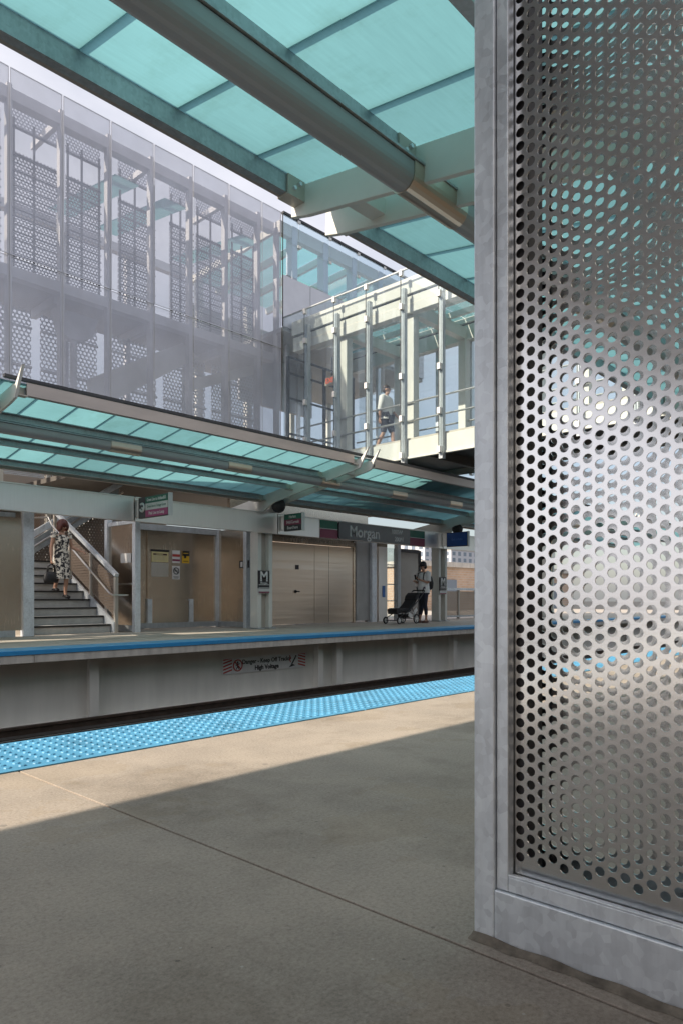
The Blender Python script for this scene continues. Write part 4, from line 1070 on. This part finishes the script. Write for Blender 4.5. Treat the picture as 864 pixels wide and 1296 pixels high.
def person(name, label, P, xf, skin, parts, female=False, face=True):
    """P: joint positions in local space (x = person's left is +x, y = forward is -y, z up)"""
    root = thing(name, xf.translation, label, 'person')
    nd = {}; ed = []
    fr = .9 if female else 1.0
    nd['pelvis'] = (P['pelvis'], (.145 * fr, .105)); nd['waist'] = (P['waist'], (.125 * fr, .09)); nd['chest'] = (P['chest'], (.15 * fr, .105)); nd['neckb'] = (P['neckb'], (.065 * fr, .06))
    nd['neck'] = (P['neck'], .05 * fr)
    h = P['head']; f_ = P.get('face', V(0, -1, 0)).normalized(); up = P.get('headup', V(0, 0, 1))
    nd['jaw'] = (h - up * .07 + f_ * .022, (.058, .062)); nd['head'] = (h, (.074, .09)); nd['crown'] = (h + up * .07 - f_ * .005, (.06, .075))
    nd['nose'] = (h - up * .012 + f_ * .098, .013); nd['chin'] = (h - up * .1 + f_ * .06, .024)
    ed += [('pelvis', 'waist'), ('waist', 'chest'), ('chest', 'neckb'), ('neckb', 'neck'), ('neck', 'jaw'), ('jaw', 'head'), ('head', 'crown'), ('head', 'nose'), ('jaw', 'chin')]
    sx = up.cross(f_).normalized()
    for s, sg in (('l', 1), ('r', -1)):
        nd[s + 'ear'] = (h - up * .01 + sx * sg * .085 - f_ * .01, (.016, .022)); ed.append(('head', s + 'ear'))
        nd[s + 'sh'] = (P[s + 'sh'], .058 * fr); nd[s + 'el'] = (P[s + 'el'], .04 * fr); nd[s + 'fa'] = (P[s + 'el'].lerp(P[s + 'wr'], .3), .041 * fr); nd[s + 'wrist'] = (P[s + 'wr'], .027 * fr)
        ed += [('chest', s + 'sh'), (s + 'sh', s + 'el'), (s + 'el', s + 'fa'), (s + 'fa', s + 'wrist')]
        add_hand(nd, ed, s, P[s + 'wr'], P[s + 'el'], P.get(s + 'palm', V(-sg, 0, 0)), P.get(s + 'curl', .6))
        nd[s + 'hip'] = (P[s + 'hip'], .088 * fr); nd[s + 'th'] = (P[s + 'hip'].lerp(P[s + 'kn'], .4), .08 * fr); nd[s + 'kn'] = (P[s + 'kn'], .055 * fr); nd[s + 'cf'] = (P[s + 'kn'].lerp(P[s + 'an'], .3) + V(0, .015, 0), .055 * fr); nd[s + 'an'] = (P[s + 'an'], .036 * fr)
        tt = P[s + 'to']; nd[s + 'ball'] = (P[s + 'an'].lerp(tt, .6) - V(0, 0, .012), (.042, .028)); nd[s + 'to'] = (tt, (.035, .018))
        hl = P[s + 'an'] + V(0, .045, -.05); nd[s + 'heel'] = (hl, .03)
        ed += [('pelvis', s + 'hip'), (s + 'hip', s + 'th'), (s + 'th', s + 'kn'), (s + 'kn', s + 'cf'), (s + 'cf', s + 'an'), (s + 'an', s + 'ball'), (s + 'ball', s + 'to'), (s + 'an', s + 'heel')]
    body = skin_mesh('body', nd, ed, skin, root, 2, 'pelvis', xf)
    if face:
        for sg in (1, -1):
            b = MB(); c = h + up * .012 + f_ * .083 + sx * sg * .031; b.ball(c, .014, .014, .009, 8, 6); b.build('eye', M['eye'], root, smooth=True, xf=xf)
        b = MB(); c = h - up * .062 + f_ * .083; b.ball(c, .022, .013, .008, 8, 6); b.build('mouth', M['lip'], root, smooth=True, xf=xf)
    return root, nd, ed

def garment(name, nd, keys, grow, mat, parent, xf, edges, over=None, sub=2):
    n2 = {}
    for k in keys:
        p, r_ = nd[k]; gk = (over or {}).get(k, grow)
        n2[k] = (p, (r_[0] + gk, r_[1] + gk) if isinstance(r_, tuple) else r_ + gk)
    for k, v in (over or {}).items():
        if k.startswith('+'): n2[k[1:]] = v
    return skin_mesh(name, n2, edges, mat, parent, sub, keys[0], xf)

def ring(c, rx, ry, n=20, ph=0., wob=0.):
    return [Vector((c[0] + rx * (1 + wob * math.sin(5 * 2 * math.pi * k / n + ph)) * math.cos(2 * math.pi * k / n), c[1] + ry * (1 + wob * math.cos(6 * 2 * math.pi * k / n + ph)) * math.sin(2 * math.pi * k / n), c[2])) for k in range(n)]

def turn(loc, ang, s=1.): return Matrix.Translation(loc) @ Matrix.Rotation(ang, 4, 'Z') @ Matrix.Scale(s, 4)

# woman coming down the stair, facing the platform (-y)
P = dict(pelvis=V(0, 0, .93), waist=V(0, .0, 1.07), chest=V(0, .0, 1.28), neckb=V(0, .0, 1.42), neck=V(0, -.01, 1.47), head=V(.01, -.05, 1.575), face=V(.12, -.85, -.5), headup=V(.03, -.5, .86).normalized(),
         lsh=V(.175, 0, 1.38), rsh=V(-.175, 0, 1.38), lel=V(.25, .0, 1.12), rel=V(-.235, .02, 1.1), lwr=V(.33, -.2, 1.05), rwr=V(-.26, -.03, .85),
         lpalm=V(0, -.3, -1), lcurl=.5, rcurl=1.3, rpalm=V(1, 0, 0),
         lhip=V(.085, 0, .9), rhip=V(-.085, 0, .9), lkn=V(.07, -.1, .5), rkn=V(-.08, -.02, .5), lan=V(.06, -.04, .09), ran=V(-.075, .14, .235), lto=V(.065, -.17, .03), rto=V(-.075, .02, .18))
xf = turn((7.02, 14.72, 4 * rz + .005), R(8), .985)
root, nd, ed = person('person', 'woman in a black and white floral dress walking down the stairs with a black handbag', P, xf, M['skin'], None, True)
b = MB()
b.loft([ring((0, 0, 1.385), .15, .075, 20), ring((0, -.005, 1.33), .168, .115), ring((0, -.012, 1.24), .168, .135, 20, 0), ring((0, 0, 1.1), .14, .112), ring((0, 0, .97), .172, .135), ring((0, 0, .82), .185, .145, 20, .5, .03), ring((0, -.02, .62), .195, .15, 20, 1.2, .06), ring((0, -.03, .43), .215, .165, 20, 2.0, .1)], cap=False)
b.build('dress', M['floral'], root, smooth=True, xf=xf)
for s, sg in (('l', 1), ('r', -1)):
    b = MB(); b.tube([P[s + 'sh'] + V(-sg * .06, 0, .035), P[s + 'sh'] + V(sg * .01, 0, .01), P[s + 'sh'].lerp(P[s + 'el'], .25)], [.06, .07, .063], 12, cap=False); b.build('sleeve', M['floral'], root, smooth=True, xf=xf)
    an, to = P[s + 'an'], P[s + 'to']
    b = MB(); b.loft([ring((an.x, an.y + .05, an.z - .05), .035, .03, 12), ring((an.x, an.y + .02, an.z - .03), .04, .06, 12), ring((an.x, an.y, an.z - .005), .036, .05, 12)]); b.tube([an + V(0, -.02, -.03), to + V(0, -.01, 0)], [.044, .036], 10); b.build('shoe', M['black'], root, smooth=True, xf=xf)
h = P['head']
b = MB(); b.ball(h + V(0, .03, .045), .115, .125, .115, 16, 10); b.ball(h + V(.0, .075, -.035), .105, .08, .1, 14, 8); b.ball(h + V(.075, .0, -.01), .045, .075, .1, 12, 8); b.ball(h + V(-.075, .0, -.01), .045, .075, .1, 12, 8); b.build('hair', M['hairred'], root, smooth=True, xf=xf)
wr = xf @ (P['rwr'] + V(0, 0, -.1))
t = thing('handbag', wr, 'black handbag hanging from the hand of the woman on the stairs', 'handbag')
b = MB(); c = P['rwr'] + V(-.02, -.02, -.4)
b.loft([ring(c + V(0, 0, -.11), .16, .07, 16), ring(c + V(0, 0, -.03), .175, .085, 16, 0, .03), ring(c + V(0, 0, .08), .15, .06, 16, 1, .04), ring(c + V(0, 0, .13), .11, .03, 16)]); b.build('bag_body', M['black'], t, smooth=True, xf=xf)
b = MB()
for yy in (-.02, .02): b.tube([c + V(-.09, yy, .11), c + V(-.07, yy, .24), c + V(.02, yy * .4, .295), c + V(.08, yy, .24), c + V(.09, yy, .11)], .012, 8)
b.build('bag_handle', M['black'], t, smooth=True, xf=xf)

# woman beside the pram: faces -X in the world
P = dict(pelvis=V(0, 0, .94), waist=V(0, .0, 1.08), chest=V(0, .01, 1.29), neckb=V(0, .01, 1.43), neck=V(0, -.0, 1.49), head=V(.0, -.045, 1.595), face=V(0, -.92, -.3), headup=V(0, -.3, .95).normalized(),
         lsh=V(.18, .01, 1.38), rsh=V(-.18, .01, 1.38), lel=V(.22, -.02, 1.12), rel=V(-.22, -.02, 1.12), lwr=V(.1, -.22, 1.2), rwr=V(-.08, -.23, 1.14),
         lpalm=V(0, -.2, 1), rpalm=V(0, -.2, 1), lcurl=.7, rcurl=.8,
         lhip=V(.088, 0, .91), rhip=V(-.088, 0, .91), lkn=V(.09, -.03, .5), rkn=V(-.09, .01, .5), lan=V(.09, .02, .085), ran=V(-.1, -.05, .085), lto=V(.1, -.12, .025), rto=V(-.11, -.2, .025))
xf = turn((16.75, 12.35, .0), R(-100), 1.04)
root, nd, ed = person('person', 'woman in a white top and dark trousers with sunglasses standing behind a pram', P, xf, M['skin'], None, True)
E1 = [('pelvis', 'waist'), ('waist', 'chest'), ('chest', 'neckb'), ('chest', 'lsh'), ('lsh', 'lel'), ('chest', 'rsh'), ('rsh', 'rel')]
b = MB(); b.loft([ring((0, .01, 1.41), .125, .075), ring((0, .0, 1.37), .17, .11), ring((0, -.005, 1.26), .178, .142), ring((0, 0, 1.1), .17, .14, 20, .4, .02), ring((0, 0, .96), .185, .152, 20, 1, .03), ring((0, 0, .84), .198, .165, 20, 2, .05)], cap=False); b.build('top', M['shirt'], root, smooth=True, xf=xf)
for s, sg in (('l', 1), ('r', -1)):
    b = MB(); b.tube([P[s + 'sh'] + V(-sg * .05, 0, .02), P[s + 'sh'] + V(sg * .012, 0, .0), P[s + 'sh'].lerp(P[s + 'el'], .5), P[s + 'sh'].lerp(P[s + 'el'], .85)], [.065, .074, .068, .07], 12, cap=False); b.build('sleeve', M['shirt'], root, smooth=True, xf=xf)
keys = ['pelvis', 'lhip', 'lth', 'lkn', 'lcf', 'lan', 'rhip', 'rth', 'rkn', 'rcf', 'ran']
n2 = {k: nd[k] for k in keys}; n2['lan'] = (nd['lcf'][0].lerp(nd['lan'][0], .6), .034); n2['ran'] = (nd['rcf'][0].lerp(nd['ran'][0], .6), .034)
garment('trousers', n2, keys, .013, M['navy'], root, xf, [('pelvis', 'lhip'), ('lhip', 'lth'), ('lth', 'lkn'), ('lkn', 'lcf'), ('lcf', 'lan'), ('pelvis', 'rhip'), ('rhip', 'rth'), ('rth', 'rkn'), ('rkn', 'rcf'), ('rcf', 'ran')])
for s in 'lr':
    an, to = P[s + 'an'], P[s + 'to']
    b = MB(); b.tube([an + V(0, .06, -.055), an + V(0, -.01, -.045), to + V(0, -.015, 0)], [.034, .044, .034], 10); b.build('shoe', M['shoe'], root, smooth=True, xf=xf)
h = P['head']
b = MB(); b.ball(h + V(0, .022, .04), .095, .112, .095, 16, 10); b.ball(h + V(0, .085, -.015), .07, .06, .08, 12, 8); b.ball(h + V(0, .13, -.02), .035, .04, .06, 10, 6); b.build('hair', M['hairdark'], root, smooth=True, xf=xf)
b = MB()
for sg in (1, -1): b.ball(h + V(sg * .035, -.09, -.012), .03, .012, .022, 10, 6); b.bar(h + V(sg * .062, -.08, -.005), h + V(sg * .085, .0, .01), .006, .01)
b.build('sunglasses', M['black'], root, smooth=True, xf=xf)
bp_ = xf @ V(0, .2, 1.15)
t = thing('backpack', bp_, 'black backpack on the back of the woman with the pram', 'backpack')
b = MB(); b.loft([ring((0, .2, .93), .09, .05, 16), ring((0, .215, .98), .13, .085, 16), ring((0, .225, 1.12), .14, .095, 16), ring((0, .2, 1.28), .12, .075, 16), ring((0, .175, 1.36), .07, .04, 16)]); b.build('bag_body', M['black'], t, smooth=True, xf=xf)
for sg in (1, -1):
    b = MB(); b.tube([V(sg * .09, .15, 1.33), V(sg * .115, .03, 1.435), V(sg * .115, -.1, 1.38), V(sg * .12, -.13, 1.22), V(sg * .13, .02, 1.05), V(sg * .1, .15, .98)], .016, 8); b.build('strap', M['black'], t, smooth=True, xf=xf)
t = thing('phone', xf @ V(0, -.33, 1.25), 'small dark phone held up by the woman with the pram', 'phone')
b = MB(); b.bar(xf @ V(.02, -.31, 1.21), xf @ V(.02, -.345, 1.34), .07, .01, (-1, 0, 0)); b.build('phone_body', M['signblack'], t, bevel=.003)

# pram, handle toward the woman (+x), front wheels toward -x
px, py = 15.62, 12.35
t = thing('pram', (px, py, 0), 'black pram with light wheels in front of the woman in the white top', 'pram')
def pp(x, y, z): return (px + x, py + y, z)
for sg in (-1, 1):
    y = .24 * sg
    b = MB(); b.tube([pp(.86, y, 1.02), pp(.62, y, .78), pp(.1, y, .42), pp(-.42, y, .2)], .016, 8); b.build('frame_tube', M['signblack'], t, smooth=True)
    b = MB(); b.tube([pp(.22, y, .5), pp(.42, y, .14)], .014, 8); b.build('frame_tube', M['signblack'], t, smooth=True)
    for xw, rw, nm in ((.4, .15, 'rear_wheel'), (-.46, .115, 'front_wheel')):
        yo = y * 1.12
        b = MB(); b.tube([(px + xw + (rw - .022) * math.cos(R(a)), py + yo, rw + .002 + (rw - .022) * math.sin(R(a))) for a in range(0, 361, 18)], .022, 8, cap=False); o = b.build(nm, M['rubber'], t, smooth=True)
        b = MB(); b.tube([pp(xw, yo - .02, rw), pp(xw, yo + .02, rw)], .035, 12)
        for k in range(5):
            a = R(72 * k + 15); b.bar(pp(xw, yo, rw), (px + xw + (rw - .035) * math.cos(a), py + yo, rw + (rw - .035) * math.sin(a)), .03, .02, (0, 1, 0))
        b.tube([(px + xw + (rw - .045) * math.cos(R(a)), py + yo, rw + (rw - .045) * math.sin(R(a))) for a in range(0, 361, 24)], .01, 6, cap=False)
        b.build('rim', M['offwhite'], o)
b = MB(); b.tube([pp(.86, -.24, 1.02), pp(.9, -.2, 1.05), pp(.9, .2, 1.05), pp(.86, .24, 1.02)], .02, 8); b.build('handle', M['rubber'], t, smooth=True)
b = MB(); b.prism([(px - .3, .38), (px + .05, .34), (px + .2, .38), (px + .7, .9), (px + .64, .96), (px + .13, .48), (px - .28, .46)], 'y', py - .2, py + .2); b.build('seat', M['fabric'], t, bevel=.03)
b = MB(); b.prism([(px + .7, .92), (px + .6, .98), (px + .46, .88), (px + .4, .74), (px + .47, .7)], 'y', py - .225, py + .225); b.build('hood', M['fabric'], t, bevel=.03)
b = MB(); b.prism([(px - .46, .3), (px - .24, .34), (px - .22, .44), (px - .36, .5), (px - .5, .46)], 'y', py - .19, py + .19); b.build('footrest', M['fabric'], t, bevel=.03)
b = MB(); b.loft([[Vector((px + .16 + a_, py + b2, z)) for a_, b2 in ((-.16 * k, -.16), (.16 * k, -.16), (.16 * k, .16), (-.16 * k, .16))] for z, k in ((.18, .8), (.3, 1.1))]); b.build('basket', M['fabric'], t)
b = MB(); b.bar(pp(.28, -.24, .32), pp(.46, -.24, .46), .11, .02, (0, 1, 0)); b.bar(pp(.05, -.24, .3), pp(.22, -.24, .22), .12, .02, (0, 1, 0)); b.build('side_pocket', M['offwhite'], t)
b = MB(); b.tube([pp(-.46, -.26, .115), pp(-.46, .26, .115)], .012, 8); b.tube([pp(.4, -.27, .15), pp(.4, .27, .15)], .012, 8); b.build('axle', M['signblack'], t)
t.scale = (.9, .9, .9); t.location.x += .1

# man walking on the footbridge
P = dict(pelvis=V(0, 0, .95), waist=V(0, .0, 1.09), chest=V(0, .0, 1.31), neckb=V(0, .0, 1.46), neck=V(0, -.01, 1.52), head=V(.0, -.03, 1.63), face=V(.25, -1, -.05),
         lsh=V(.195, 0, 1.41), rsh=V(-.195, 0, 1.41), lel=V(.25, -.06, 1.13), rel=V(-.24, .05, 1.12), lwr=V(.26, -.22, .95), rwr=V(-.24, .05, .87),
         lhip=V(.09, 0, .92), rhip=V(-.09, 0, .92), lkn=V(.09, -.14, .52), rkn=V(-.09, .03, .51), lan=V(.09, -.2, .1), ran=V(-.09, .24, .14), lto=V(.1, -.34, .03), rto=V(-.09, .12, .04))
xf = turn((14.0, 11.5, 4.4), R(12), 1.0)
root, nd, ed = person('person', 'man in a white shirt and dark shorts walking along the footbridge', P, xf, M['skin'], None)
b = MB(); b.loft([ring((0, .0, 1.47), .085, .075), ring((0, .0, 1.43), .16, .095), ring((0, 0, 1.36), .2, .125), ring((0, -.003, 1.24), .187, .137), ring((0, 0, 1.05), .17, .13, 20, 1, .02), ring((0, 0, .86), .188, .145, 20, 2, .04)], cap=False); b.build('shirt', M['shirt'], root, smooth=True, xf=xf)
for s, sg in (('l', 1), ('r', -1)):
    b = MB(); b.tube([P[s + 'sh'] + V(-sg * .06, 0, .02), P[s + 'sh'] + V(sg * .01, 0, 0), P[s + 'el'], P[s + 'el'].lerp(P[s + 'wr'], .2)], [.07, .08, .062, .06], 12, cap=False); b.build('sleeve', M['shirt'], root, smooth=True, xf=xf)
keys = ['pelvis', 'lhip', 'lth', 'lkn', 'rhip', 'rth', 'rkn']
n2 = {k: nd[k] for k in keys}; n2['lkn'] = (nd['lkn'][0], .062); n2['rkn'] = (nd['rkn'][0], .062)
garment('shorts', n2, keys, .022, M['shorts'], root, xf, [('pelvis', 'lhip'), ('lhip', 'lth'), ('lth', 'lkn'), ('pelvis', 'rhip'), ('rhip', 'rth'), ('rth', 'rkn')])
for s in 'lr':
    an, to = P[s + 'an'], P[s + 'to']
    b = MB(); b.tube([an + V(0, .05, -.05), an + V(0, -.01, -.04), to], [.036, .046, .036], 10); b.build('shoe', M['shoe'], root, smooth=True, xf=xf)
h = P['head']
b = MB(); b.ball(h + V(-.005, .03, .055), .088, .1, .075, 16, 10); b.ball(h + V(-.005, .06, -.0), .078, .06, .08, 12, 8); b.build('hair', M['hairbrown'], root, smooth=True, xf=xf)
